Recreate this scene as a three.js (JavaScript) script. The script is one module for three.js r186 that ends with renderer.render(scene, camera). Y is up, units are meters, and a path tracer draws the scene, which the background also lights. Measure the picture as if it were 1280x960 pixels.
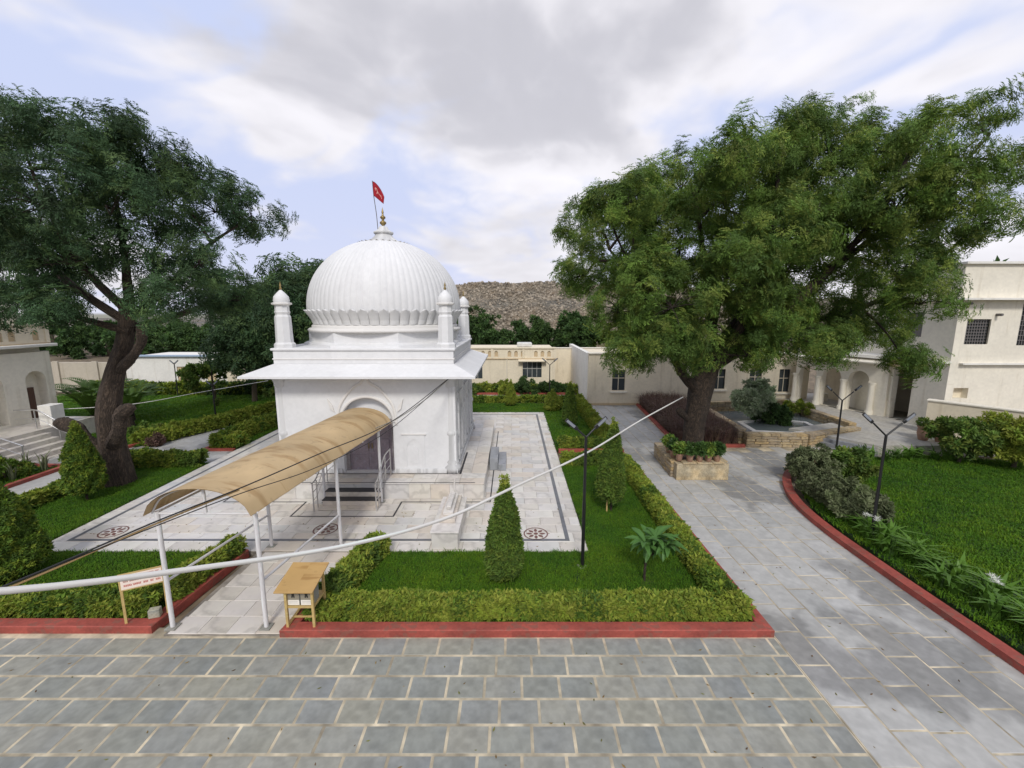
import * as THREE from 'three';
import { mergeGeometries, toCreasedNormals } from 'three/addons/utils/BufferGeometryUtils.js';
import { RoundedBoxGeometry } from 'three/addons/geometries/RoundedBoxGeometry.js';

// ---------------------------------------------------------------- camera, sky, sun, exposure
const scene = new THREE.Scene();
const camera = new THREE.PerspectiveCamera(83.27, 4 / 3, 0.1, 900);
camera.position.set(0, 6, 0);
camera.rotation.set(-9.25 * Math.PI / 180, 0, 0);
const renderer = new THREE.WebGLRenderer({ antialias: true });
renderer.toneMapping = THREE.LinearToneMapping;
renderer.toneMappingExposure = 1.47;
renderer.shadowMap.enabled = true;

// ---- noise
function mulberry(a) { return () => { a |= 0; a = a + 0x6D2B79F5 | 0; let t = Math.imul(a ^ a >>> 15, 1 | a); t = t + Math.imul(t ^ t >>> 7, 61 | t) ^ t; return ((t ^ t >>> 14) >>> 0) / 4294967296; }; }
const hash2 = (x, y, s) => { let h = Math.imul(x, 374761393) ^ Math.imul(y, 668265263) ^ Math.imul(s, 2147483647 ^ 91138233); h = Math.imul(h ^ h >>> 13, 1274126177); h ^= h >>> 16; return (h >>> 0) / 4294967296; };
const mod = (a, n) => ((a % n) + n) % n;
function vn(x, y, p, s) {                       // value noise; p = lattice period (0: none)
  const xi = Math.floor(x), yi = Math.floor(y), fx = x - xi, fy = y - yi;
  const u = fx * fx * fx * (fx * (fx * 6 - 15) + 10), v = fy * fy * fy * (fy * (fy * 6 - 15) + 10);
  const X0 = p ? mod(xi, p) : xi, X1 = p ? mod(xi + 1, p) : xi + 1, Y0 = p ? mod(yi, p) : yi, Y1 = p ? mod(yi + 1, p) : yi + 1;
  const a = hash2(X0, Y0, s), b = hash2(X1, Y0, s), c = hash2(X0, Y1, s), d = hash2(X1, Y1, s);
  return a + (b - a) * u + (c - a) * v + (a - b - c + d) * u * v;
}
function fbm(x, y, oct, p, s) { let a = 0, w = 0.5, t = 0; for (let i = 0; i < oct; i++) { a += w * vn(x, y, p, s + i * 17); t += w; x *= 2; y *= 2; p *= 2; w *= 0.5; } return a / t; }
const lerp = (a, b, t) => a + (b - a) * t, clamp = (x, a = 0, b = 1) => Math.min(b, Math.max(a, x)), sst = (a, b, x) => { const t = clamp((x - a) / (b - a)); return t * t * (3 - 2 * t); };

// ---- sky: broken overcast, lavender blue gaps
{
  const W = 2048, Hh = 1024, data = new Float32Array(W * Hh * 4), E = 1.43;
  for (let j = 0; j < Hh; j++) {
    const el = (j + 0.5) / Hh * Math.PI - Math.PI / 2;
    for (let i = 0; i < W; i++) {
      const az = ((i + 0.5) / W - 0.5) * 2 * Math.PI;
      const dx = Math.cos(el) * Math.cos(az), dz = Math.cos(el) * Math.sin(az), dy = Math.sin(el);
      let r, g, b;
      if (dy < 0) { r = 0.34; g = 0.33; b = 0.30; }
      else {
        const k = 1 / (dy + 0.16), px = dx * k, pz = dz * k;
        const w1 = fbm(px * 0.7 + 3.1, pz * 0.7 + 7.7, 4, 0, 3), w2 = fbm(px * 0.7 + 13.1, pz * 0.7 + 1.7, 4, 0, 5);
        const n = fbm(px * 0.95 + w1 * 1.1 + 4.2, pz * 0.95 + w2 * 1.1 + 2.0, 8, 0, 11) + 0.11 * (Math.abs(fbm(px * 3.2 + w1 * 2, pz * 3.2 + w2 * 2, 6, 0, 61) - 0.5) * 4 - 0.5);
        const n2 = fbm(px * 1.7 + w2 * 1.3 + 21, pz * 1.7 + w1 * 1.3 + 9, 8, 0, 29) + 0.1 * (Math.abs(fbm(px * 4.5 + w2 * 2 + 5, pz * 4.5 + w1 * 2, 6, 0, 67) - 0.5) * 4 - 0.5);
        const n3 = fbm(px * 0.42 + 31, pz * 0.42 + 12, 4, 0, 41);
        const ra = Math.atan2(dx, -dz), bl = Math.exp(-(((ra + 0.3) / 0.6) ** 2) - (((el - 0.22) / 0.14) ** 2)) + 0.7 * Math.exp(-(((ra + 0.95) / 0.5) ** 2) - (((el - 0.42) / 0.16) ** 2));
        const cov = sst(0.4, 0.6, n * 0.8 + n3 * 0.2 + 0.04 - 0.17 * bl - 0.05 * Math.exp(-(((el - 0.2) / 0.14) ** 2)));
        const dark = sst(0.44, 0.66, n2 * 0.62 + n3 * 0.22 + n * 0.16 - 0.07 * bl) * sst(0.1, 0.42, dy);
        const hz = Math.exp(-dy * 6);
        let br = 0.58, bg = 0.66, bb = 0.92;
        br = lerp(br, 0.74, hz); bg = lerp(bg, 0.76, hz); bb = lerp(bb, 0.92, hz);
        const wh = 0.86 - 0.34 * (n2 - 0.5);
        let cr = wh, cg = wh * 0.985, cb = wh * 1.045;
        cr = lerp(cr, 0.47, dark * 0.6); cg = lerp(cg, 0.475, dark * 0.6); cb = lerp(cb, 0.54, dark * 0.6);
        r = lerp(br, cr, cov); g = lerp(bg, cg, cov); b = lerp(bb, cb, cov);
      }
      const o = (j * W + i) * 4; data[o] = r / E; data[o + 1] = g / E; data[o + 2] = b / E; data[o + 3] = 1;
    }
  }
  const sky = new THREE.DataTexture(data, W, Hh, THREE.RGBAFormat, THREE.FloatType);
  sky.mapping = THREE.EquirectangularReflectionMapping; sky.magFilter = THREE.LinearFilter; sky.minFilter = THREE.LinearFilter; sky.needsUpdate = true;
  scene.background = sky; scene.environment = sky;
}
const sun = new THREE.DirectionalLight(new THREE.Color(1, 0.96, 0.9), 1.5);
sun.position.set(0, 34, 24); sun.target.position.set(0, 0, -14);
sun.castShadow = true; sun.shadow.radius = 22; sun.shadow.mapSize.set(4096, 4096);
Object.assign(sun.shadow.camera, { left: -60, right: 60, top: 60, bottom: -60, near: 1, far: 160 });
sun.name = 'sun'; scene.add(sun, sun.target);

// ---------------------------------------------------------------- helpers
const V = (x, y, d) => new THREE.Vector3(x, y, -d);
const taken = new Map();
function numbered(n) { const k = taken.get(n) || 0; taken.set(n, k + 1); return k ? n + '_' + String(k).padStart(3, '0') : n; }
function shadowed(o) { o.castShadow = true; o.receiveShadow = true; return o; }
function part(name, geo, mat, parent) { const m = shadowed(new THREE.Mesh(geo, mat)); m.name = name; parent.add(m); return m; }
function thing(name, label, category, pos = [0, 0, 0], turn = 0, group) {
  const o = new THREE.Group(); o.name = numbered(name); scene.add(o); o.position.set(pos[0], pos[1], -pos[2]); o.rotation.y = turn;
  o.userData = { label, category }; if (group) o.userData.group = group; return o;
}
function struct(name, geo, mat, label, category = 'ground') { const o = geo ? shadowed(new THREE.Mesh(geo, mat)) : new THREE.Group(); o.name = numbered(name); o.userData = { kind: 'structure' }; if (label) { o.userData.label = label; o.userData.category = category; } scene.add(o); return o; }
function dup(root, pos, turn, label) { const r = root.clone(); r.name = numbered(root.name.replace(/_\d{3}$/, '')); r.userData = { ...root.userData }; if (label) r.userData.label = label; r.position.set(pos[0], pos[1], -pos[2]); r.rotation.y = turn; scene.add(r); return r; }
function boxUV(geo, s = 1, ox = 0, oy = 0) {     // uv in metres by dominant normal
  const g = geo.index ? geo.toNonIndexed() : geo; const p = g.attributes.position, uv = new Float32Array(p.count * 2), a = new THREE.Vector3(), b = new THREE.Vector3(), c = new THREE.Vector3();
  for (let i = 0; i < p.count; i += 3) {
    a.fromBufferAttribute(p, i); b.fromBufferAttribute(p, i + 1); c.fromBufferAttribute(p, i + 2);
    const n = b.clone().sub(a).cross(c.clone().sub(a)), ax = Math.abs(n.x), ay = Math.abs(n.y), az = Math.abs(n.z);
    [a, b, c].forEach((v, k) => { let x, y; if (ay >= ax && ay >= az) { x = v.x; y = v.z; } else if (ax >= az) { x = v.z; y = v.y; } else { x = v.x; y = v.y; } uv[(i + k) * 2] = x / s + ox; uv[(i + k) * 2 + 1] = y / s + oy; });
  }
  g.setAttribute('uv', new THREE.BufferAttribute(uv, 2)); return g;
}
const clean = (g) => { const q = g.index ? g.toNonIndexed() : g; for (const k of Object.keys(q.attributes)) if (!['position', 'normal', 'uv'].includes(k)) q.deleteAttribute(k); if (!q.attributes.uv) q.setAttribute('uv', new THREE.BufferAttribute(new Float32Array(q.attributes.position.count * 2), 2)); return q; };
const merge = (gs) => mergeGeometries(gs.map(clean), false);
function box(x0, x1, y0, y1, d0, d1, ch = 0) {   // box by extents (d = distance ahead)
  const w = x1 - x0, h = y1 - y0, l = d1 - d0;
  const g = ch ? new RoundedBoxGeometry(w, h, l, 1, Math.min(ch, w / 2.1, h / 2.1, l / 2.1)) : new THREE.BoxGeometry(w, h, l);
  g.translate((x0 + x1) / 2, (y0 + y1) / 2, -(d0 + d1) / 2); return boxUV(g);
}
function tube(pts, r, seg = 8, n = 0, taper) {
  const curve = new THREE.CatmullRomCurve3(pts), N = n || Math.max(2, pts.length * 3);
  const g = new THREE.TubeGeometry(curve, N, r, seg, false);
  if (taper) { const p = g.attributes.position; for (let i = 0; i <= N; i++) { const c = curve.getPointAt(i / N), k = taper(i / N); for (let j = 0; j <= seg; j++) { const q = i * (seg + 1) + j; p.setXYZ(q, c.x + (p.getX(q) - c.x) * k, c.y + (p.getY(q) - c.y) * k, c.z + (p.getZ(q) - c.z) * k); } } g.computeVertexNormals(); }
  return g;
}
function bar(a, b, r, seg = 8) { const l = a.distanceTo(b), g = new THREE.CylinderGeometry(r, r, l, seg); g.applyQuaternion(new THREE.Quaternion().setFromUnitVectors(new THREE.Vector3(0, 1, 0), b.clone().sub(a).normalize())); const m = a.clone().add(b).multiplyScalar(0.5); g.translate(m.x, m.y, m.z); return g; }
const lathe = (prof, seg = 24) => new THREE.LatheGeometry(prof.map(([r, y]) => new THREE.Vector2(r, y)), seg);
function extrude(shape, depth, bevel = 0) { return new THREE.ExtrudeGeometry(shape, { depth, bevelEnabled: bevel > 0, bevelSize: bevel, bevelThickness: bevel, bevelSegments: 1, curveSegments: 14 }); }
const poly = (pts) => { const s = new THREE.Shape(); pts.forEach(([x, y], i) => i ? s.lineTo(x, y) : s.moveTo(x, y)); s.closePath(); return s; };
function flat(pts, y) { const g = new THREE.ShapeGeometry(poly(pts.map(([x, d]) => [x, d]))); g.rotateX(-Math.PI / 2); g.translate(0, y, 0); return boxUV(g); }   // polygon in (x, d)
function slabPoly(pts, y0, y1) { const g = extrude(poly(pts), y1 - y0); g.rotateX(-Math.PI / 2); g.translate(0, y0, 0); return boxUV(g); }
function archHole(x, y0, w, h, pointed = 0) { const p = new THREE.Path(), r = w / 2, sp = h - r * (1 + pointed * 0.4); p.moveTo(x - r, y0); p.lineTo(x + r, y0); p.lineTo(x + r, y0 + sp); if (pointed) { p.quadraticCurveTo(x + r, y0 + sp + (h - sp) * 0.62, x, y0 + h); p.quadraticCurveTo(x - r, y0 + sp + (h - sp) * 0.62, x - r, y0 + sp); } else p.absarc(x, y0 + sp, r, 0, Math.PI, false); p.lineTo(x - r, y0); return p; }
const rectHole = (x, y, w, h) => { const p = new THREE.Path(); p.moveTo(x - w / 2, y); p.lineTo(x + w / 2, y); p.lineTo(x + w / 2, y + h); p.lineTo(x - w / 2, y + h); p.closePath(); return p; };
function archShape(x, y0, w, h, pointed = 0) { const s = new THREE.Shape(); s.curves = archHole(x, y0, w, h, pointed).curves; return s; }

// ---- textures (maps are near white and tinted by the material's colour)
function tex(size, m, fn, srgb = true) {         // m = metres covered
  const d = new Uint8Array(size * size * 4);
  for (let j = 0; j < size; j++) for (let i = 0; i < size; i++) { const c = fn(i / size, j / size), o = (j * size + i) * 4; d[o] = clamp(c[0]) * 255; d[o + 1] = clamp(c[1]) * 255; d[o + 2] = clamp(c[2]) * 255; d[o + 3] = 255; }
  const t = new THREE.DataTexture(d, size, size); t.wrapS = t.wrapT = THREE.RepeatWrapping; t.magFilter = THREE.LinearFilter; t.minFilter = THREE.LinearMipmapLinearFilter; t.generateMipmaps = true;
  if (srgb) t.colorSpace = THREE.SRGBColorSpace; t.repeat.set(1 / m, 1 / m); t.needsUpdate = true; return t;
}
const G = (v) => [v, v, v];
const T = {
  slate: tex(512, 2.6, (u, v) => { const a = fbm(u * 4, v * 4, 5, 4, 1), b = fbm(u * 24, v * 24, 3, 24, 2), s = sst(0.56, 0.72, fbm(u * 6, v * 6, 5, 6, 9)); const k = 0.87 + 0.08 * (a - 0.5) + 0.17 * (b - 0.5) - 0.03 * s; const w = fbm(u * 3, v * 3, 3, 3, 31) - 0.5; return [k + 0.05 * w, k + 0.02 * w, k - 0.05 * w]; }),
  wet: tex(1024, 11, (u, v) => { const w = fbm(u * 12, v * 12, 4, 12, 50), a = fbm(u * 5 + w * 0.5, v * 5 + w * 0.5, 7, 5, 51), s = sst(0.5, 0.64, a), b = fbm(u * 90, v * 90, 3, 90, 2); const k = 0.95 - 0.19 * s + 0.14 * (b - 0.5); return [k, k, k * 1.0]; }),
  marble: tex(512, 2.2, (u, v) => { const w = fbm(u * 3, v * 3, 4, 3, 5), a = fbm(u * 5 + w, v * 2 + w, 6, 0, 7), ve = 1 - Math.abs(fbm(u * 4, v * 4, 6, 4, 19) - 0.5) * 9; const k = 0.93 + 0.1 * (fbm(u * 6, v * 6, 5, 6, 3) - 0.5) - 0.09 * clamp(ve) ; return [k, k - 0.015 * w, k - 0.035 * a]; }),
  lime: tex(512, 4, (u, v) => { const a = fbm(u * 5, v * 5, 6, 5, 61), b = fbm(u * 40, v * 40, 3, 40, 62), st = sst(0.62, 0.78, fbm(u * 26, v * 3, 5, 0, 63)) * 0.06; const k = 0.955 + 0.07 * (a - 0.5) + 0.04 * (b - 0.5); return [k, k, k * 0.997]; }),
  weather: tex(512, 3, (u, v) => { const a = fbm(u * 16, v * 1.2, 5, 0, 71), s = sst(0.5, 0.74, a), f = fbm(u * 4, v * 4, 5, 4, 72), b = fbm(u * 40, v * 40, 3, 40, 73); const k = 0.93 - 0.13 * s * sst(0.4, 0.62, f) + 0.08 * (f - 0.5) + 0.05 * (b - 0.5); return [k, k, k]; }),
  cream: tex(512, 5, (u, v) => { const a = fbm(u * 5, v * 5, 6, 5, 81), st = sst(0.58, 0.8, fbm(u * 22, v * 1.5, 5, 0, 83)) * 0.05 * sst(0.45, 0.6, fbm(u * 3, v * 3, 3, 3, 84)), b = fbm(u * 50, v * 50, 2, 50, 85); const k = 0.95 + 0.1 * (a - 0.5) - st + 0.05 * (b - 0.5); return [k, k - st * 0.15, k - st * 0.4]; }),
  paint: tex(256, 1.6, (u, v) => { const a = fbm(u * 6, v * 6, 5, 6, 91), b = fbm(u * 40, v * 40, 2, 40, 92), c = sst(0.66, 0.74, fbm(u * 14, v * 14, 4, 14, 93)); const k = 0.9 + 0.16 * (a - 0.5) + 0.1 * (b - 0.5); return [k + 0.03 * c, k + 0.07 * c, k + 0.07 * c]; }),
  kerbPaint: tex(512, 2.3, (u, v) => { const a = fbm(u * 5, v * 5, 6, 5, 161), b = fbm(u * 60, v * 60, 2, 60, 162), c = sst(0.63, 0.67, fbm(u * 16, v * 16, 5, 16, 163)), f = sst(0.5, 0.7, fbm(u * 3, v * 9, 5, 0, 164)); const k = 0.88 + 0.2 * (a - 0.5) + 0.12 * (b - 0.5) - 0.1 * f; return [lerp(k, 0.72, c * 0.6), lerp(k, 1, c * 0.55), lerp(k, 1, c * 0.55)]; }),
  sheet: tex(512, 3, (u, v) => { const a = fbm(u * 4, v * 4, 6, 4, 101), s = sst(0.55, 0.75, fbm(u * 3, v * 18, 5, 0, 102)), p = sst(0.72, 0.8, fbm(u * 22, v * 22, 3, 22, 103)); const k = 0.9 + 0.2 * (a - 0.5) - 0.1 * s - 0.05 * p; return [k, k * (1 - 0.04 * s), k * (1 - 0.1 * s)]; }),
  bark: tex(512, 1.4, (u, v) => { const w = fbm(u * 6, v * 6, 4, 6, 111) * 0.12, r = Math.abs(fbm((u + w) * 26, v * 7, 4, 0, 112) - 0.5) * 4, b = fbm(u * 40, v * 40, 3, 40, 113), c = fbm(u * 3, v * 3, 4, 3, 114); const k = 0.5 + 0.3 * clamp(r) + 0.25 * (b - 0.5) + 0.3 * (c - 0.5); return [k, k * 0.93, k * 0.86]; }),
  rock: tex(512, 12, (u, v) => { const a = fbm(u * 10, v * 14, 6, 0, 121), b = fbm(u * 60, v * 80, 3, 0, 122), c = fbm(u * 3, v * 3, 4, 3, 123); const k = 0.66 + 0.6 * (a - 0.5) + 0.75 * (b - 0.5); return [k + 0.1 * (c - 0.5), k, k - 0.12 * (c - 0.4)]; }),
  stone: tex(256, 0.9, (u, v) => { const a = fbm(u * 5, v * 5, 5, 5, 131), b = fbm(u * 30, v * 30, 3, 30, 132), c = fbm(u * 3, v * 3, 3, 3, 133); const k = 0.82 + 0.36 * (a - 0.5) + 0.24 * (b - 0.5); return [k, k - 0.08 * (c - 0.3), k - 0.2 * (c - 0.3)]; }),
  soil: tex(256, 2, (u, v) => { const k = 0.75 + 0.5 * (fbm(u * 8, v * 8, 6, 8, 141) - 0.5); return [k, k * 0.97, k * 0.93]; }),
  turf: tex(512, 4, (u, v) => { const a = fbm(u * 6, v * 6, 5, 6, 151), b = fbm(u * 90, v * 90, 2, 90, 152); const k = 0.72 + 0.35 * (a - 0.5) + 0.5 * (b - 0.5); return [k * (0.9 + 0.35 * (a - 0.5)), k, k * 0.9]; }),
};
const lin = (r, g, b) => new THREE.Color().setRGB(r, g, b);
function mat(color, map, rough = 0.85, extra = {}) { const { bump, ...e } = extra; return new THREE.MeshStandardMaterial({ color: lin(...color), map: map || null, roughness: rough, metalness: 0, ...(bump ? { bumpMap: map, bumpScale: bump } : {}), ...e }); }
const M = {
  mortar: mat([0.8, 0.74, 0.58], T.soil, 0.95),
  pavers: [[0.19, 0.197, 0.185], [0.18, 0.19, 0.178], [0.2, 0.204, 0.186], [0.172, 0.182, 0.178], [0.194, 0.198, 0.175], [0.166, 0.177, 0.168]].map((c) => mat([c[0] * 1.95, c[1] * 1.92, c[2] * 1.86], T.slate, 0.72, { bump: 0.004 })),
  pathPavers: [[0.45, 0.445, 0.42], [0.475, 0.47, 0.445], [0.42, 0.42, 0.4], [0.46, 0.45, 0.42], [0.49, 0.485, 0.465]].map((c) => mat(c, T.wet, 0.6, { bump: 0.003 })),
  marble: [[0.74, 0.71, 0.655], [0.76, 0.745, 0.71], [0.68, 0.645, 0.585], [0.72, 0.69, 0.645], [0.66, 0.655, 0.64], [0.72, 0.655, 0.57], [0.78, 0.755, 0.71]].map((c) => mat(c, T.marble, 0.36)),
  marbleGrout: mat([0.5, 0.48, 0.44], T.soil, 0.8),
  black: mat([0.025, 0.025, 0.028], null, 0.45),
  inlay: mat([0.16, 0.17, 0.19], T.marble, 0.4),
  rosette: mat([0.16, 0.07, 0.055], null, 0.5),
  lime: mat([0.77, 0.77, 0.77], T.lime, 0.8),
  weather: mat([0.75, 0.75, 0.74], T.weather, 0.85),
  trim: mat([0.76, 0.74, 0.71], T.lime, 0.8),
  cream: mat([0.8, 0.71, 0.54], T.cream, 0.9),
  creamPale: mat([0.82, 0.77, 0.65], T.cream, 0.9),
  creamWhite: mat([0.82, 0.8, 0.74], T.cream, 0.9),
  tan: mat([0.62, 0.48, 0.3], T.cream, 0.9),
  kerb: mat([0.42, 0.088, 0.062], T.kerbPaint, 0.75, { bump: 0.003 }),
  sheet: mat([0.62, 0.45, 0.24], T.sheet, 0.6, { side: THREE.DoubleSide }),
  whitePole: mat([0.82, 0.8, 0.79], T.paint, 0.45),
  steel: mat([0.62, 0.61, 0.6], null, 0.28, { metalness: 0.85 }),
  lampBlack: mat([0.012, 0.012, 0.013], null, 0.4),
  lampGlass: mat([0.22, 0.24, 0.27], null, 0.25),
  brass: mat([0.3, 0.22, 0.09], null, 0.4, { metalness: 0.7 }),
  flag: mat([0.36, 0.02, 0.03], null, 0.85, { side: THREE.DoubleSide }),
  door: mat([0.34, 0.28, 0.31], T.paint, 0.65),
  doorFrame: mat([0.4, 0.36, 0.36], T.paint, 0.6),
  glass: new THREE.MeshPhysicalMaterial({ color: lin(0.05, 0.06, 0.065), roughness: 0.1, metalness: 0, specularIntensity: 1 }),
  grille: mat([0.13, 0.12, 0.115], null, 0.6),
  winFrame: mat([0.55, 0.54, 0.5], T.paint, 0.6),
  bark: mat([0.1, 0.082, 0.066], T.bark, 0.95, { bump: 0.05 }),
  barkGrey: mat([0.15, 0.125, 0.105], T.bark, 0.95, { bump: 0.05 }),
  twig: mat([0.07, 0.055, 0.035], null, 0.95),
  yellowWood: mat([0.62, 0.44, 0.17], T.paint, 0.6),
  roofTan: mat([0.6, 0.38, 0.14], T.sheet, 0.65),
  boxGrey: mat([0.33, 0.32, 0.28], T.paint, 0.6),
  white: mat([0.78, 0.77, 0.73], T.paint, 0.6),
  terracotta: mat([0.42, 0.25, 0.17], T.paint, 0.85),
  stones: [[0.6, 0.46, 0.25], [0.5, 0.4, 0.25], [0.66, 0.54, 0.34], [0.46, 0.38, 0.27], [0.56, 0.47, 0.33]].map((c) => mat(c, T.stone, 0.92, { bump: 0.012 })),
  stoneCore: mat([0.2, 0.16, 0.11], T.soil, 1),
  planter: mat([0.62, 0.52, 0.34], T.stone, 0.9, { bump: 0.01 }),
  soil: mat([0.1, 0.075, 0.05], T.soil, 1),
  earth: mat([0.3, 0.25, 0.18], T.soil, 1),
  turf: mat([0.03, 0.075, 0.01], T.turf, 1),
  rock: mat([0.31, 0.265, 0.205], T.rock, 0.95),
  water: new THREE.MeshPhysicalMaterial({ color: lin(0.12, 0.14, 0.14), roughness: 0.06, metalness: 0, ior: 1.33 }),
  cable: mat([0.85, 0.83, 0.78], T.paint, 0.5),
  cableBlack: mat([0.02, 0.02, 0.02], null, 0.6),
  rope: mat([0.42, 0.28, 0.12], null, 0.8),
};
const leafMat = (rough = 0.62, t = 0.3) => new THREE.MeshPhysicalMaterial({ color: 0xffffff, roughness: rough, transmission: t, thickness: 0, specularIntensity: 0.35, side: THREE.DoubleSide });
const LEAF = leafMat(0.7, 0.35), GRASS = leafMat(0.8, 0.3), GLOSSY = leafMat(0.4, 0.25);

// ---- foliage
function leafTri(pos, at, dir, side, len, w, fold = 0.15) {       // folded diamond, 4 triangles
  const up = dir.clone().cross(side).normalize(), a = at, t = at.clone().addScaledVector(dir, len), m = at.clone().addScaledVector(dir, len * 0.45);
  const l = m.clone().addScaledVector(side, w / 2).addScaledVector(up, w * fold), r = m.clone().addScaledVector(side, -w / 2).addScaledVector(up, w * fold), c = m;
  for (const v of [a, l, c, l, t, c, a, c, r, c, t, r]) pos.push(v.x, v.y, v.z);
}
function fromPos(pos) { const g = new THREE.BufferGeometry(); g.setAttribute('position', new THREE.BufferAttribute(new Float32Array(pos), 3)); g.setAttribute('uv', new THREE.BufferAttribute(new Float32Array(pos.length / 3 * 2), 2)); g.computeVertexNormals(); return g; }
function rndDir(R) { const z = R() * 2 - 1, a = R() * Math.PI * 2, s = Math.sqrt(1 - z * z); return new THREE.Vector3(s * Math.cos(a), z, s * Math.sin(a)); }
function perp(d, R) { const v = rndDir(R).cross(d); return v.lengthSq() < 1e-4 ? perp(d, R) : v.normalize(); }
function pinnateSpray(seed, pinnae, pairs, plen, llen, lw) {      // compound leaves fanning out from a twig end (+y)
  const R = mulberry(seed), pos = [];
  for (let k = 0; k < pinnae; k++) {
    const a = k / pinnae * Math.PI * 2 + R(), tilt = 0.5 + R() * 0.9;
    const d0 = new THREE.Vector3(Math.sin(tilt) * Math.cos(a), Math.cos(tilt), Math.sin(tilt) * Math.sin(a)); let p = new THREE.Vector3(), d = d0.clone();
    for (let i = 0; i < pairs; i++) {
      p = p.clone().addScaledVector(d, plen / pairs); d.y -= 0.1; d.normalize(); const s = new THREE.Vector3(-d.z, 0, d.x).normalize();
      for (const q of [-1, 1]) { const ld = d.clone().multiplyScalar(0.75).addScaledVector(s, q * 0.9).add(new THREE.Vector3((R() - 0.5) * 0.5, -0.25 + (R() - 0.5) * 0.5, (R() - 0.5) * 0.5)).normalize(); leafTri(pos, p, ld, perp(ld, R).lerp(new THREE.Vector3(d.x, 0, d.z), 0.6).normalize(), llen * (0.75 + R() * 0.5), lw); }
    }
  }
  return fromPos(pos);
}
function leafBall(seed, n, rad, len, w) { const R = mulberry(seed), pos = []; for (let i = 0; i < n; i++) { const d = rndDir(R); d.y = Math.abs(d.y) * 0.8 + 0.05; d.normalize(); leafTri(pos, rndDir(R).multiplyScalar(rad * R()), d, perp(d, R), len * (0.7 + R() * 0.6), w * (0.8 + R() * 0.4), 0.25); } return fromPos(pos); }
function bladeTuft(seed, n, rad, len, w, bend) {
  const R = mulberry(seed), pos = [];
  for (let i = 0; i < n; i++) {
    const a = R() * 6.283, r = rad * Math.sqrt(R()), b = new THREE.Vector3(r * Math.cos(a), 0, r * Math.sin(a)), o = R() * 6.283, L = len * (0.6 + R() * 0.7), dir = new THREE.Vector3(Math.cos(o), 0, Math.sin(o)), s = new THREE.Vector3(-Math.sin(o), 0, Math.cos(o)).multiplyScalar(w / 2);
    const bd = bend * (0.3 + R()); const p1 = b.clone().addScaledVector(dir, L * bd * 0.25).add(new THREE.Vector3(0, L * 0.6, 0)), p2 = b.clone().addScaledVector(dir, L * bd).add(new THREE.Vector3(0, L * (1 - bd * 0.35), 0));
    const bl = b.clone().sub(s), brr = b.clone().add(s), ml = p1.clone().addScaledVector(s, -0.8), mr = p1.clone().addScaledVector(s, 0.8);
    for (const v of [bl, brr, mr, bl, mr, ml, ml, mr, p2]) pos.push(v.x, v.y, v.z);
  }
  return fromPos(pos);
}
class Copies {
  constructor() { this.m = []; this.c = []; }
  add(p, up, spin, s, col, sy = 1) { const q = new THREE.Quaternion().setFromUnitVectors(new THREE.Vector3(0, 1, 0), up).multiply(new THREE.Quaternion().setFromAxisAngle(new THREE.Vector3(0, 1, 0), spin)); this.m.push(new THREE.Matrix4().compose(p, q, new THREE.Vector3(s, s * sy, s))); this.c.push(col); }
  build(name, geo, material, parent) { const im = shadowed(new THREE.InstancedMesh(geo, material, this.m.length)); this.m.forEach((m, i) => { im.setMatrixAt(i, m); im.setColorAt(i, this.c[i]); }); im.name = name; im.userData.kind = 'stuff'; if (parent) parent.add(im); return im; }
}
const UP = new THREE.Vector3(0, 1, 0);
function pick(R, cols, jit = 0.2) { const c = cols[Math.floor(R() * cols.length)], k = 1 + (R() - 0.5) * 2 * jit; return lin(c[0] * k, c[1] * k * (1 + (R() - 0.5) * jit * 0.4), c[2] * k); }
const GEO = {
  neem: pinnateSpray(5, 7, 5, 0.3, 0.115, 0.044), neemB: pinnateSpray(9, 6, 4, 0.34, 0.15, 0.06),
  hedge: leafBall(3, 12, 0.055, 0.1, 0.05), cone: leafBall(8, 14, 0.055, 0.085, 0.036), bush: leafBall(12, 14, 0.12, 0.15, 0.06), far: leafBall(15, 14, 0.35, 0.42, 0.2),
  turf: bladeTuft(4, 10, 0.07, 0.075, 0.011, 0.7), turfFar: bladeTuft(6, 12, 0.13, 0.075, 0.02, 0.8),
  strap: bladeTuft(21, 14, 0.08, 0.62, 0.05, 1.1), fountain: bladeTuft(23, 22, 0.12, 0.85, 0.016, 0.8), sword: bladeTuft(25, 16, 0.06, 0.55, 0.045, 0.6),
};
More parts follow.
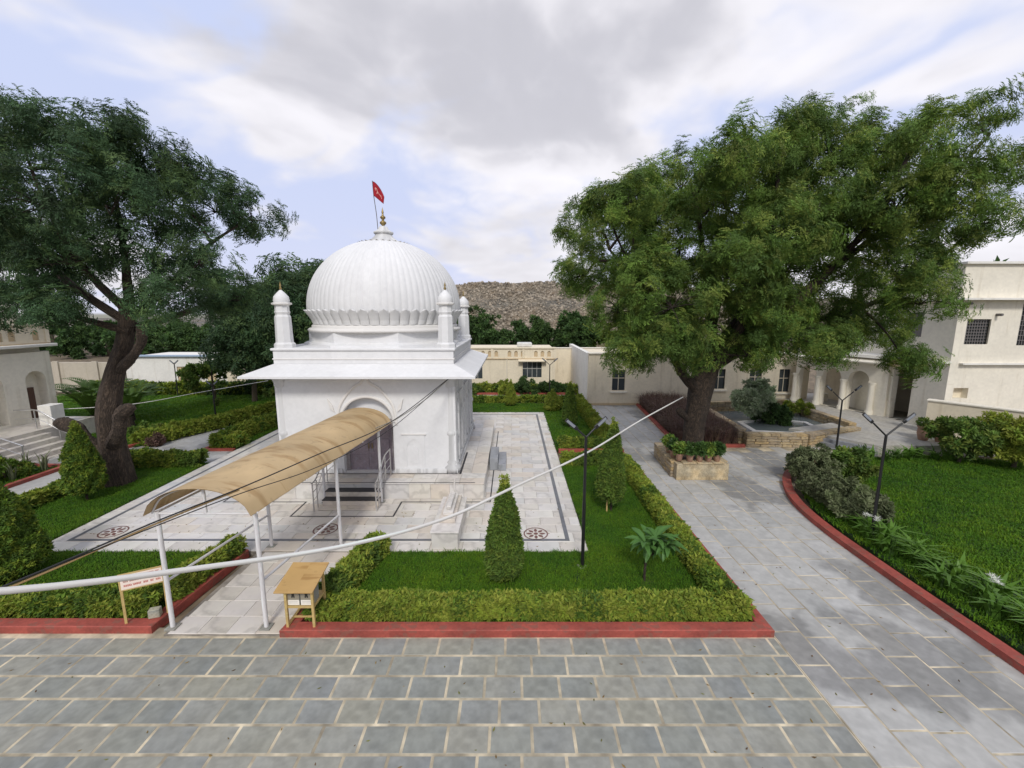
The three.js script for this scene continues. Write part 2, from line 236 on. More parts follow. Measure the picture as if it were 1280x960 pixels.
const GREEN = { neem: [[0.11, 0.19, 0.032], [0.13, 0.215, 0.035], [0.085, 0.155, 0.03], [0.19, 0.25, 0.045]], neemDark: [[0.055, 0.11, 0.045], [0.065, 0.125, 0.045], [0.045, 0.092, 0.04], [0.085, 0.14, 0.045]], hedge: [[0.1, 0.18, 0.022], [0.14, 0.23, 0.025], [0.22, 0.28, 0.03], [0.075, 0.14, 0.02]], cone: [[0.1, 0.175, 0.025], [0.13, 0.215, 0.03], [0.08, 0.14, 0.022], [0.17, 0.24, 0.035]], dark: [[0.045, 0.095, 0.025], [0.055, 0.11, 0.028], [0.07, 0.13, 0.03]], lime: [[0.25, 0.31, 0.035], [0.2, 0.28, 0.035], [0.3, 0.34, 0.05]], sage: [[0.16, 0.19, 0.09], [0.19, 0.22, 0.11], [0.12, 0.15, 0.065]], pale: [[0.4, 0.46, 0.3], [0.34, 0.42, 0.25]], grass: [[0.075, 0.185, 0.007], [0.088, 0.2, 0.008], [0.062, 0.16, 0.007], [0.11, 0.21, 0.009]], purple: [[0.15, 0.085, 0.07], [0.11, 0.062, 0.055], [0.2, 0.14, 0.09], [0.17, 0.11, 0.08]] };

// ---------------------------------------------------------------- ground and paving
struct('ground', flat([[-320, -60], [320, -60], [320, 520], [-320, 520]], -0.07), M.earth, 'dusty bare earth reaching out beyond the walls', 'ground');

function paver(w, l, h, seed, ts) {               // chamfered slab, top at y = 0, centred
  const R = mulberry(seed), c = 0.007, x = w / 2, z = l / 2, pos = [], T0 = [[-x + c, 0, -z + c], [x - c, 0, -z + c], [x - c, 0, z - c], [-x + c, 0, z - c]], T1 = [[-x, -c, -z], [x, -c, -z], [x, -c, z], [-x, -c, z]], B = T1.map(([a, , b]) => [a, -h, b]);
  const q = (a, b, d, e) => pos.push(...a, ...b, ...d, ...a, ...d, ...e); q(T0[3], T0[2], T0[1], T0[0]);
  for (let i = 0; i < 4; i++) { const j = (i + 1) % 4; q(T1[j], T1[i], T0[i], T0[j]); q(B[j], B[i], T1[i], T1[j]); }
  const g = fromPos(pos); return boxUV(g, 1, R() * ts, R() * ts);
}
function layTiles(parent, name, tiles, mats, variants, cap, seed, world = false) {   // tiles: [x, d, w, l]; nearest ones as parts, the rest joined
  const R = mulberry(seed), cache = new Map(), rest = mats.map(() => []);
  tiles.sort((a, b) => Math.hypot(a[0], a[1]) - Math.hypot(b[0], b[1]));
  tiles.forEach(([x, d, w, l], i) => {
    const v = Math.floor(R() * variants), mi = Math.floor(R() * mats.length), key = w.toFixed(3) + ',' + l.toFixed(3) + ',' + v;
    if (!cache.has(key)) cache.set(key, paver(w, l, 0.05, v * 7 + 1, 5)); let g = cache.get(key); if (world) { g = g.clone(); const p = g.attributes.position, uv = g.attributes.uv; for (let q = 0; q < p.count; q++) uv.setXY(q, p.getX(q) + x, p.getZ(q) - d); } const y = (R() - 0.5) * 0.003;
    if (i < cap) { const m = part(name, g, mats[mi], parent); m.position.set(x, y, -d); m.rotation.set((R() - 0.5) * 0.004, 0, (R() - 0.5) * 0.004); }
    else { const c = g.clone(); c.translate(x, y, -d); rest[mi].push(c); }
  });
  rest.forEach((gs, k) => { if (gs.length) { const m = part(name + '_field', merge(gs), mats[k], parent); m.userData.kind = 'stuff'; } });
}
const JT = 0.036;
{ // front court: courses of grey slate across the view
  const s = struct('front_pavement', null, null, 'grey slate pavement with pale mortar joints before the garden beds', 'pavement');
  part('mortar_bed', box(-17.5, 4.93, -0.06, -0.003, 1.6, 7.5), M.mortar, s);
  const tiles = [], R = mulberry(12); let d = 7.24, row = 0;
  while (d > 2.0) { const l = 0.437, off = (row * 0.37) % 1 * 0.61 + (R() - 0.5) * 0.05; let x1 = 4.93; let first = 0.18 + off * 0.7; while (x1 > -12.8) { const w = first > 0 ? first : 0.61; first = 0; tiles.push([x1 - w / 2, d - l / 2, w - JT, l - JT]); x1 -= w; } d -= l; row++; }
  layTiles(s, 'paver', tiles, M.pavers, 5, 300, 77);
}
const kerbCurve = [[8.95, 1.6], [8.9, 4], [8.85, 7], [8.85, 9.5], [8.9, 11.2], [9.1, 12.6], [9.5, 13.8], [10.1, 14.9], [11.1, 16], [12.6, 16.9], [14.2, 17.3]];
const kerbX = (d) => { for (let i = 1; i < kerbCurve.length; i++) if (d <= kerbCurve[i][1]) { const [a, b] = [kerbCurve[i - 1], kerbCurve[i]]; return lerp(a[0], b[0], clamp((d - a[1]) / (b[1] - a[1]))); } return 14.4; };
{ // side path with its courses running away from the court
  const s = struct('side_path', null, null, 'pale grey stone path with dark damp patches running past the planter', 'path');
  part('mortar_bed', slabPoly([[4.94, 1.6], [8.9, 1.6], [8.9, 11.2], [9.5, 13.8], [11.1, 16], [14.2, 17.3], [14.4, 19.6], [8.2, 19.6], [8.5, 30], [4.94, 30]], -0.06, -0.006), M.mortar, s);
  const tiles = [], R = mulberry(5), cw = 0.56;
  for (let k = 0; k < 17; k++) { const x = 4.945 + cw * (k + 0.5); let d = 1.8 + R() * 0.8; while (d < 29.6) { const l = d < 20 ? 0.8 + (R() < 0.3 ? 0.12 : 0) : 1.1, dm = d + l / 2; const lim = dm < 18.6 ? kerbX(d) - 0.02 : 7.45 + (dm - 19) * 0.085; if (x + cw / 2 < lim) tiles.push([x, dm, cw - 0.03, l - 0.03]); else if (x - cw / 2 < lim - 0.12) { const w = lim - (x - cw / 2); tiles.push([x - cw / 2 + w / 2, dm, Math.round(w * 20) / 20 - 0.03, l - 0.03]); } d += l; } }
  layTiles(s, 'paver', tiles, M.pathPavers, 1, 300, 78, true);
}
{ // left path (grey) and the paths behind
  const s = struct('garden_path', null, null, 'grey stone path beside the shaded lawn and big tree', 'path');
  part('mortar_bed', slabPoly([[-17.6, 7], [-15.4, 7], [-15.4, 16.9], [-12.3, 16.9], [-12.3, 18.4], [-13.6, 18.4], [-12.2, 27], [-12.2, 30.6], [-14.2, 30.6], [-14.6, 26], [-17.4, 18.6], [-24, 18.6], [-24, 16.6], [-17.6, 16.6]], -0.06, -0.004), M.pathPavers[0], s);
  const tiles = []; for (let x = -17.3; x > -25; x -= 0.0) break;
  for (let d = 8; d < 30; d += 0.9) for (let k = 0; k < 14; k++) { const x = -24 + k * 0.9 + 0.45; const l = d + 0.45; const right = l < 16.9 ? -15.4 : l < 18.4 ? -12.3 : -13.6 + (l - 18.4) * 0.163, left = l < 16.5 ? -17.55 : l < 18.5 ? -24 : -17.4 + (l - 18.6) * 0.38; if (x > left + 0.42 && x < right - 0.42) tiles.push([x, l, 0.88, 0.88]); }
  layTiles(s, 'paver', tiles, M.pathPavers, 1, 60, 79, true);
}
struct('back_path', box(-12, 4.9, -0.06, 0.004, 29.6, 31.8), mat([0.46, 0.42, 0.35], T.slate, 0.85), 'sandy path in front of the long cream building', 'path');

// marble terrace and marble entry path
const PY = 0.06;
{
  const s = struct('marble_terrace', null, null, 'white marble terrace with dark inlaid border around the shrine', 'terrace');
  part('terrace_bed', box(-12.22, 1.95, -0.06, PY - 0.012, 10.12, 25.7), M.marbleGrout, s);
  const tiles = [], R = mulberry(31); let row = 0;
  for (let d = 10.13; d < 25.5; d += 0.46, row++) { let x = -12.2 - (row % 2) * 0.42; while (x < 1.93) { const w = 0.84, a = Math.max(x, -12.2), b = Math.min(x + w, 1.94); if (b - a > 0.1 && !(a > -8.8 && b < -1.0 && d > 13.6 && d < 20.6)) tiles.push([(a + b) / 2, d + 0.23, Math.round((b - a) * 50) / 50 - 0.006, 0.454]); x += w; } }
  const holder = new THREE.Group(); holder.name = 'tile_floor'; holder.position.y = PY; s.add(holder);
  layTiles(holder, 'marble_tile', tiles, M.marble, 5, 300, 80);
  const y0 = PY + 0.001, y1 = PY + 0.006;
  part('inlay_strip', box(-11.7, 1.42, y0, y1, 10.62, 10.72), M.inlay, s); part('inlay_strip', box(-11.7, 1.42, y0, y1, 25.1, 25.2), M.inlay, s);
  part('inlay_strip', box(-11.8, -11.7, y0, y1, 10.62, 25.2), M.inlay, s); part('inlay_strip', box(1.42, 1.53, y0, y1, 10.62, 25.2), M.inlay, s);
  for (const [a, b, c, d] of [[-9.2, -6.55, 13.0, 13.04], [-3.55, -0.72, 13.0, 13.04], [-6.6, -6.55, 12.0, 13.04], [-3.55, -3.5, 12.0, 13.04], [-6.55, -3.55, 12.0, 12.045], [-0.72, -0.68, 13.0, 21.4], [-9.24, -9.2, 13.0, 21.4]]) part('inlay_line', box(a, b, y0, y1, c, d), M.black, s);
  for (const [x, d] of [[-10.99, 11.1], [-5.2, 11.25], [0.65, 11.0]]) {   // inlaid flower rosettes
    const gs = []; const ring = (r0, r1, y) => { const g = new THREE.RingGeometry(r0, r1, 32); g.rotateX(-Math.PI / 2); g.translate(0, y, 0); return g; };
    gs.push(ring(0.3, 0.335, 0)); gs.push(ring(0.0, 0.06, 0)); for (let k = 0; k < 8; k++) { const a = k * Math.PI / 4, sh = new THREE.Shape(); sh.moveTo(0.09, 0); sh.quadraticCurveTo(0.17, 0.09, 0.27, 0); sh.quadraticCurveTo(0.17, -0.09, 0.09, 0); const g = new THREE.ShapeGeometry(sh, 6); g.rotateX(-Math.PI / 2); g.rotateY(a); gs.push(g); }
    const m = part('inlay_rosette', merge(gs), M.rosette, s); m.position.set(x, PY + 0.006, -d);
  }
  const e = struct('marble_path', null, null, 'marble entry path under the tan canopy', 'path');
  part('path_bed', slabPoly([[-6.56, 7.27], [-4.37, 7.27], [-4.0, 10.11], [-6.45, 10.11]], -0.06, PY - 0.03), M.marbleGrout, e);
  const t2 = []; for (let r = 0; r < 6; r++) for (let k = 0; k < 4; k++) { const d = 7.29 + r * 0.47; if (d < 10) t2.push([-6.5 + 0.05 * r + k * 0.55 + 0.27, d + 0.235, 0.545, 0.464]); }
  const h2 = new THREE.Group(); h2.name = 'tile_floor'; h2.position.y = PY - 0.016; e.add(h2); layTiles(h2, 'marble_tile', t2, [M.marble[2], M.marble[5], M.marble[3], M.marble[0]], 5, 300, 81);
}

// ---- kerbs: red painted, raised
function kerb(pts, w, h, label) { // polyline in (x, d), width to its left side
  const gs = [], cur = pts.length > 4 ? new THREE.CatmullRomCurve3(pts.map(([x, d]) => V(x, 0, d))).getSpacedPoints(60) : pts.map(([x, d]) => V(x, 0, d));
  const off = cur.map((p, i) => { const a = cur[Math.max(0, i - 1)], b = cur[Math.min(cur.length - 1, i + 1)]; const n1 = new THREE.Vector3().subVectors(p, a), n2 = new THREE.Vector3().subVectors(b, p); if (!n1.lengthSq()) n1.copy(n2); if (!n2.lengthSq()) n2.copy(n1); n1.normalize(); n2.normalize(); const l1 = new THREE.Vector3(n1.z, 0, -n1.x), l2 = new THREE.Vector3(n2.z, 0, -n2.x), m = l1.clone().add(l2).normalize(); return p.clone().addScaledVector(m, w / Math.max(0.3, m.dot(l1))); });
  const pos = [], c = 0.014; const q = (a, b, d, e) => pos.push(a.x, a.y, a.z, b.x, b.y, b.z, d.x, d.y, d.z, a.x, a.y, a.z, d.x, d.y, d.z, e.x, e.y, e.z);
  const at = (p, o, t, y) => p.clone().lerp(o, t).setY(y), prof = [[0, -0.05], [0, h - c], [c / w, h], [1 - c / w, h], [1, h - c], [1, -0.05]];
  for (let i = 0; i + 1 < cur.length; i++) for (let k = 0; k + 1 < prof.length; k++) q(at(cur[i], off[i], ...prof[k]), at(cur[i + 1], off[i + 1], ...prof[k]), at(cur[i + 1], off[i + 1], ...prof[k + 1]), at(cur[i], off[i], ...prof[k + 1]));
  for (const [i, s] of [[0, 1], [cur.length - 1, -1]]) { const P = prof.map((f) => at(cur[i], off[i], ...f)); for (let k = 1; k + 1 < P.length; k++) { const [a, b, d] = s > 0 ? [P[0], P[k], P[k + 1]] : [P[0], P[k + 1], P[k]]; pos.push(a.x, a.y, a.z, b.x, b.y, b.z, d.x, d.y, d.z); } }
  return struct('kerb', boxUV(fromPos(pos)), M.kerb, label, 'kerb');
}
kerb([[-3.95, 10.05], [-4.36, 7.24], [4.92, 7.24], [4.92, 16.9]], 0.24, 0.15, 'red painted kerb around the bed with the donation box stand');
kerb([[-14.5, 7.34], [-6.84, 7.34], [-6.62, 10.05]].map((p) => p), 0.24, 0.15, 'red painted kerb around the bed with the small notice board');
kerb(kerbCurve.slice().reverse(), -0.24, 0.15, 'red painted curved kerb of the big open lawn').userData.category = 'kerb';
kerb([[2.05, 18.25], [4.92, 18.25], [4.92, 28.6]], 0.16, 0.12, 'red painted kerb of the bed beyond the cross path');
kerb([[8.35, 29.5], [7.5, 18.9], [10.6, 18.9]], 0.18, 0.13, 'red painted kerb of the purple grass bed');
kerb([[-14.5, 26.3], [-17.4, 18.6], [-24, 18.7]].reverse(), 0.16, 0.12, 'red painted kerb of the distant lawn by the cream wall');
kerb([[-12.3, 18.5], [-13.6, 18.5], [-12.25, 27]].reverse(), -0.14, 0.1, 'red painted kerb of the hedged bed beside the shrine');
kerb([[-17.5, 9], [-17.5, 16.4], [-21, 16.5]].reverse(), -0.16, 0.12, 'red painted kerb of the bed with spiky plants by the steps');

// ---- lawns and grass
const inPoly = (pts, x, y) => { let k = false; for (let i = 0, j = pts.length - 1; i < pts.length; j = i++) { const [a, b] = pts[i], [c, d] = pts[j]; if ((b > y) !== (d > y) && x < (c - a) * (y - b) / (d - b) + a) k = !k; } return k; };
function lawn(pts, label, dens, cols, geo, seed, y = 0.03, s = 1) {
  const o = struct('lawn', slabPoly(pts, -0.06, y), M.turf, label, 'lawn');
  const R = mulberry(seed), xs = pts.map((p) => p[0]), ds = pts.map((p) => p[1]), x0 = Math.min(...xs), x1 = Math.max(...xs), d0 = Math.min(...ds), d1 = Math.max(...ds), c = new Copies(), n = Math.round((x1 - x0) * (d1 - d0) * dens);
  for (let i = 0; i < n; i++) { const x = lerp(x0, x1, R()), d = lerp(d0, d1, R()); if (!inPoly(pts, x, d)) continue; const b = fbm(x * 0.9 + 40, d * 0.9 + 40, 4, 0, seed), col = pick(R, cols, 0.22); const k = 0.72 + 0.6 * b; col.setRGB(col.r * k * (0.75 + 0.5 * b), col.g * k, col.b * k); const up = new THREE.Vector3((R() - 0.5) * 0.5, 1, (R() - 0.5) * 0.5).normalize(); c.add(V(x, y - 0.005, d), up, R() * 6.28, s * (0.7 + R() * 0.6), col, 0.7 + b * 0.7); }
  const im = c.build('grass', geo, GRASS, null); im.name = numbered('grass'); im.userData = { kind: 'stuff', label: label.replace(/^.*?lawn/, 'grass blades of lawn'), category: 'grass' }; scene.add(im);
  return o;
}
lawn([[-3.85, 7.5], [4.66, 7.5], [4.66, 16.8], [1.98, 16.8], [1.98, 10.1], [-3.75, 10.1]], 'lush dark lawn around the young frangipani tree', 520, GREEN.grass, GEO.turf, 1);
lawn([[-14.6, 7.6], [-6.95, 7.6], [-6.9, 10.1], [-14.6, 10.1]], 'lush lawn behind the small notice board', 420, GREEN.grass, GEO.turf, 2);
lawn([[-15.2, 10.12], [-12.24, 10.12], [-12.24, 16.7], [-15.2, 16.7]], 'shaded lawn at the foot of the leaning tree', 380, GREEN.grass, GEO.turf, 3);
lawn([...kerbCurve.map(([x, d]) => [x + 0.26, d - (d > 13 ? 0.16 : 0)]), [17.5, 17.4], [23, 16.2], [26, 12], [26, 1.6]], 'broad sunny lawn inside the curved kerb', 170, GREEN.grass, GEO.turfFar, 4, 0.08);
lawn([[2.0, 18.4], [4.76, 18.4], [4.76, 28.4], [-10, 28.4], [-10, 25.75], [2.0, 25.75]], 'strip of lawn wrapping the terrace far corner', 150, GREEN.grass, GEO.turfFar, 5);
lawn([[-17.1, 18.9], [-14.4, 26.2], [-13, 32], [-33, 32], [-33, 22], [-24, 21]], 'distant lawn in front of the cream wall', 90, GREEN.grass, GEO.turfFar, 6, 0.03, 1.3);
lawn([[-13.4, 18.65], [-12.28, 18.65], [-12.28, 26.8]], 'narrow lawn strip beside the shrine', 150, GREEN.grass, GEO.turfFar, 7);
lawn([[-24, 8], [-17.7, 8], [-17.7, 16.3], [-24, 16.3]], 'planted lawn corner before the steps', 90, GREEN.grass, GEO.turfFar, 8);

// ---------------------------------------------------------------- shrine
const TX = -4.9, TF = 14.17, TB = 20.2, TC = (TF + TB) / 2, HW = 3.0;
{
  const t = thing('domed_shrine', 'white domed shrine on a marble plinth with sloping eaves and corner minarets', 'shrine', [TX, 0, TC]);
  const L = (g) => { g.translate(-TX, 0, TC); return g; };
  // plinth with marble facing panels and dark edge lines
  const py = 0.6, f0 = 13.24, b0 = 21.13, pl = part('plinth', L(box(TX - 3.98, TX + 3.98, 0.02, py - 0.03, f0 + 0.03, b0)), M.marble[4], t);
  const R = mulberry(17);
  for (let x = TX - 3.97, k = 0; x < TX + 3.9; k++) { const w = [0.62, 0.45, 0.8, 0.55, 0.7][k % 5], e = Math.min(x + w, TX + 3.97); if (e < TX - 1.05 || x > TX + 1.05) part('facing_panel', L(box(x, e - 0.006, PY + 0.008, py - 0.032, f0, f0 + 0.03, 0.004)), M.marble[Math.floor(R() * 7)], pl); x = e; }
  for (let d = f0 + 0.04; d < b0; d += 0.7) part('facing_panel', L(box(TX + 3.98, TX + 4.0, PY + 0.008, py - 0.032, d, Math.min(b0, d + 0.694), 0.004)), M.marble[Math.floor(R() * 7)], pl);
  for (let x = TX - 4.0; x < TX + 3.99; x += 0.8) for (const [a, b] of [[f0 - 0.02, f0 + 0.46], [f0 + 0.465, TF - 0.02]]) part('paving_slab', L(box(x, x + 0.794, py - 0.03, py, a, b, 0.004)), M.marble[Math.floor(R() * 7)], pl);
  for (let d = TF; d < b0; d += 0.75) for (const [a, b] of [[TX + HW + 0.02, TX + 3.5], [TX + 3.505, TX + 4.01]]) part('paving_slab', L(box(a, b, py - 0.03, py, d, d + 0.744, 0.004)), M.marble[Math.floor(R() * 7)], pl);
  part('edge_line', L(box(TX - 4.0, TX + 3.7, py + 0.001, py + 0.006, f0 + 0.02, f0 + 0.06)), M.black, pl);
  part('edge_line', L(box(TX - HW - 0.1, TX + HW + 0.14, py + 0.001, py + 0.006, TF - 0.12, TF - 0.085)), M.black, pl);
  part('edge_line', L(box(TX + HW + 0.1, TX + HW + 0.17, py + 0.001, py + 0.006, TF - 0.12, TF + 2.2)), M.black, pl);
  for (let k = 0; k < 3; k++) { const h = py - 0.18 * (k + 1) + 0.03; const st = part('step', L(box(TX - 1.0, TX + 0.72, 0.04, h - 0.025, f0 - 0.27 * (k + 1), f0 - 0.27 * k - 0.002)), M.marble[5], t); part('tread', L(box(TX - 1.02, TX + 0.74, h - 0.025, h, f0 - 0.27 * (k + 1) - 0.02, f0 - 0.27 * k - 0.003, 0.006)), k < 2 ? M.black : M.marble[5], st); }
  // walls
  const wt = 4.3, sh = poly([[-HW, 0], [HW, 0], [HW, wt - py], [-HW, wt - py]]); sh.holes.push(archHole(0.02, 0.02, 1.72, 2.62));
  const fw = extrude(sh, 0.4); fw.translate(0, py, TC - TF - 0.4); part('front_wall', fw, M.lime, t);
  const inner = new THREE.Group(); 
  part('side_wall', L(box(TX + HW - 0.4, TX + HW - 0.003, py, wt, TF + 0.401, TB)), M.weather, t);
  part('side_wall', L(box(TX - HW + 0.003, TX - HW + 0.4, py, wt, TF + 0.401, TB)), M.weather, t);
  part('back_wall', L(box(TX - HW + 0.401, TX + HW - 0.401, py, wt, TB - 0.4, TB - 0.002)), M.weather, t);
  part('ceiling', L(box(TX - HW + 0.401, TX + HW - 0.401, wt - 0.2, wt - 0.002, TF + 0.401, TB - 0.401)), M.lime, t);
  // door set back in the arch, fanlight wall above
  const dr = part('door_frame', merge([L(box(TX - 0.86, TX - 0.72, py, 2.3, TF + 0.2, TF + 0.34)), L(box(TX + 0.76, TX + 0.9, py, 2.3, TF + 0.2, TF + 0.34)), L(box(TX - 0.86, TX + 0.9, 2.3, 2.44, TF + 0.2, TF + 0.34))]), M.doorFrame, t);
  for (const s of [0, 1]) { const a = TX - 0.715 + s * 0.735, lf = part('door_leaf', L(box(a, a + 0.73, py, 2.295, TF + 0.25, TF + 0.3)), M.door, t); for (let k = 0; k < 3; k++) part('door_panel', L(box(a + 0.09, a + 0.64, py + 0.12 + k * 0.56, py + 0.58 + k * 0.56, TF + 0.225, TF + 0.25, 0.01)), M.door, lf); part('handle', L(box(a + (s ? 0.04 : 0.66), a + (s ? 0.07 : 0.69), 1.4, 1.6, TF + 0.19, TF + 0.224, 0.01)), M.brass, lf); }
  { const g = extrude(archShape(0.02, 1.86, 1.7, 0.78 + 0.0), 0.08); }
  { const s2 = new THREE.Shape(); s2.moveTo(-0.86, 2.45); s2.lineTo(0.88, 2.45); s2.absarc(0.02, 2.38, 0.85, 0.08, Math.PI - 0.08, false); const g = extrude(s2, 0.06); g.translate(0, 0, TC - TF - 0.32); part('tympanum', g, M.lime, t); }
  // arch mouldings: round band and ogee hood
  const band = (pts, r, w) => { const c = new THREE.CatmullRomCurve3(pts), g = new THREE.TubeGeometry(c, 40, r, 6); g.scale(1, 1, w); return g; };
  { const pts = []; for (let i = 0; i <= 20; i++) { const a = Math.PI * i / 20; pts.push(new THREE.Vector3(0.02 + 0.9 * Math.cos(a), 2.4 + 0.86 * Math.sin(a), 0)); } const g = band(pts, 0.06, 0.9); g.translate(0, 0, TC - TF); part('arch_moulding', g, M.trim, t); }
  for (const s of [-1, 1]) { const P = [[0, 4.05], [0.03, 3.85], [0.1, 3.74], [0.36, 3.58], [0.62, 3.3], [0.84, 2.95], [0.92, 2.6], [0.94, 2.3]].map(([x, y]) => new THREE.Vector3(0.02 + s * (x + 0.05), y, 0)); const g = band(P, 0.055, 0.8); g.translate(0, 0, TC - TF); part('ogee_moulding', g, M.trim, t); const lp = [[0, 0], [0.12, 0.1], [0.2, 0.42], [0.06, 0.22]].map(([x, y]) => [x * s, y]); if (s < 0) lp.reverse(); const lf = extrude(poly(lp), 0.05, 0.01); lf.translate(s * 1.06, 2.75, TC - TF - 0.01); part('leaf_ornament', lf, M.trim, t); }
  // blind niches either side of the door
  for (const s of [-1, 1]) { const x = s * 1.55 + 0.02; const o = poly([[x - 0.36, 0.75], [x + 0.36, 0.75], [x + 0.36, 1.95], [x - 0.36, 1.95]]); o.holes.push(archHole(x, 0.8, 0.5, 1.0, 1)); const g = extrude(o, 0.022); g.translate(0, 0, TC - TF); const n = part('blind_niche', g, M.lime, t); const c = box(x - 0.42, x + 0.42, 1.95, 1.99, 0, 0.05); c.translate(0, 0, TC - TF + 0.045); part('niche_cornice', c, M.trim, n); const c2 = extrude(archShape(x, 0.95, 0.28, 0.62, 1), 0.018); c2.translate(0, 0, TC - TF); part('niche_panel', c2, M.lime, n); }
  // corner pilasters: base, shaft, capital
  for (const [sx, sz] of [[-1, 1], [1, 1], [1, -1], [-1, -1]]) {
    const p = part('corner_pilaster', lathe([[0.0, py], [0.3, py], [0.3, py + 0.2], [0.22, py + 0.3], [0.25, py + 0.38], [0.2, py + 0.46], [0.19, 1.9], [0.23, 1.95], [0.23, 2.05], [0.19, 2.1], [0.18, 3.55], [0.24, 3.62], [0.24, 3.72], [0.3, 3.86], [0.3, 4.2]], 8), M.weather, t); p.rotation.y = Math.PI / 8; p.position.set(sx * (HW - 0.16), 0, sz * ((TB - TF) / 2 - 0.16));
  }
  for (const g of [box(TX - HW - 0.05, TX - 0.9, py + 0.002, py + 0.16, TF - 0.06, TF - 0.001, 0.02), box(TX + 0.94, TX + HW + 0.05, py + 0.002, py + 0.16, TF - 0.06, TF - 0.001, 0.02), box(TX + HW - 0.002, TX + HW + 0.06, py + 0.002, py + 0.16, TF, TB, 0.02)]) part('base_moulding', L(g), M.weather, t);
  // niches of the side wall
  for (let k = 0; k < 3; k++) { const d = TF + 1.1 + k * 1.9, s = poly([[-0.55, 0.3], [0.55, 0.3], [0.55, 2.7], [-0.55, 2.7]]); s.holes.push(archHole(0, 0.4, 0.8, 2.1, 1)); const g = extrude(s, 0.06); g.rotateY(Math.PI / 2); g.translate(HW - 0.004, py, TC - d); part('side_niche', g, M.weather, t); }
  // sloping eaves
  {
    const pos = [], o = 0.74, hi = 4.36, lo = 4.04, th = 0.07, zz = (TB - TF) / 2; const c = (s, y, e) => [[-HW - s, y, zz + s], [HW + s, y, zz + s], [HW + s, y, -zz - s], [-HW - s, y, -zz - s]]; const A = c(-0.02, hi), B = c(o, lo), C = c(o, lo - th), D = c(0, hi - 0.14); const q = (a, b, d, e) => pos.push(...a, ...b, ...d, ...a, ...d, ...e);
    for (let i = 0; i < 4; i++) { const j = (i + 1) % 4; q(B[i], B[j], A[j], A[i]); q(C[i], C[j], B[j], B[i]); q(D[i], D[j], C[j], C[i]); }
    part('eaves', boxUV(fromPos(pos)), M.lime, t);
  }
  const zz = (TB - TF) / 2, sq = (h0, h1, o, ch) => { const w = 2 * (HW + o), l = 2 * (zz + o); const g = ch ? new RoundedBoxGeometry(w, h1 - h0, l, 2, ch) : new THREE.BoxGeometry(w, h1 - h0, l); g.translate(0, (h0 + h1) / 2, 0); return boxUV(g); };
  const pa = part('parapet', sq(4.3, 4.82, -0.03), M.lime, t);
  part('parapet_band', sq(4.5, 4.545, 0.0, 0.015), M.trim, pa); part('parapet_coping', sq(4.8, 4.88, 0.03, 0.025), M.lime, pa);
  // drum and mouldings
  const oct = lathe([[0, 4.84], [3.02, 4.84], [3.02, 4.95], [2.84, 5.02], [2.84, 5.4], [0, 5.4]], 8); oct.rotateY(Math.PI / 8);
  const dm = part('drum', boxUV(toCreasedNormals(oct, 0.3)), M.lime, t);
  part('drum_moulding', lathe([[2.5, 5.36], [2.84, 5.36], [2.88, 5.42], [2.82, 5.48], [2.72, 5.5], [2.74, 5.56], [2.7, 5.6], [2.6, 5.62]], 96), M.trim, dm);
  const NP = 52;
  part('petal_band', lathe([[2.6, 5.6], [2.62, 5.66], [2.68, 5.8], [2.8, 5.98], [2.86, 6.05], [2.78, 6.2]], 96), M.lime, t);
  { const pg = (() => { const pos = [], N = 8, w = 2 * Math.PI * 2.84 / NP * 0.48; const sect = (f) => { const y = 5.62 + f * 0.52, r = 2.63 + 0.3 * f ** 1.4; return [r, y]; }; const rows = [0, 0.3, 0.6, 0.8, 0.92, 1]; const ws = [0.86, 0.9, 0.97, 1, 0.8, 0.25]; const P = rows.map((f, i) => { const [r, y] = sect(f); const a = []; for (let k = 0; k <= 6; k++) { const u = k / 3 - 1; a.push([u * w * ws[i], y, r + 0.05 * (1 - u * u)]); } return a; }); for (let i = 0; i + 1 < P.length; i++) for (let k = 0; k < 6; k++) { const [a, b, c, d] = [P[i][k], P[i][k + 1], P[i + 1][k + 1], P[i + 1][k]]; pos.push(...a, ...b, ...c, ...a, ...c, ...d); } const rev = []; for (let i = 0; i < pos.length; i += 9) rev.push(pos[i], pos[i + 1], pos[i + 2] - 0.03, pos[i + 6], pos[i + 7], pos[i + 8] - 0.03, pos[i + 3], pos[i + 4], pos[i + 5] - 0.03); return fromPos(pos.concat(rev)); })();
    for (let k = 0; k < NP; k++) part('petal', pg, M.lime, t).rotation.y = k / NP * Math.PI * 2; }
  // fluted dome
  {
    const NF = 84, SEG = NF * 6, prof = []; for (let i = 0; i <= 40; i++) { const f = i / 40, a = f * 1.36 - 0.08; prof.push([2.86 * Math.cos(a) ** 0.94, 6.22 + 2.46 * Math.sin(a) + 0.06 * f * f]); } prof[0][1] = 6.05; 
    const pos = [], idx = [], uv = []; prof.forEach(([r, y], i) => { for (let k = 0; k <= SEG; k++) { const th = k / SEG * Math.PI * 2, fl = Math.abs(Math.sin(th * NF / 2)), amp = 0.024 * sst(0.5, 1.6, r); const rr = r - amp + amp * fl ** 0.55; pos.push(rr * Math.sin(th), y, rr * Math.cos(th)); uv.push(th * 3, y); } });
    for (let i = 0; i < prof.length - 1; i++) for (let k = 0; k < SEG; k++) { const a = i * (SEG + 1) + k, b = a + SEG + 1; idx.push(a, a + 1, b + 1, a, b + 1, b); }
    const g = new THREE.BufferGeometry(); g.setAttribute('position', new THREE.Float32BufferAttribute(pos, 3)); g.setAttribute('uv', new THREE.Float32BufferAttribute(uv, 2)); g.setIndex(idx); g.computeVertexNormals();
    const d = part('dome', g, M.lime, t);
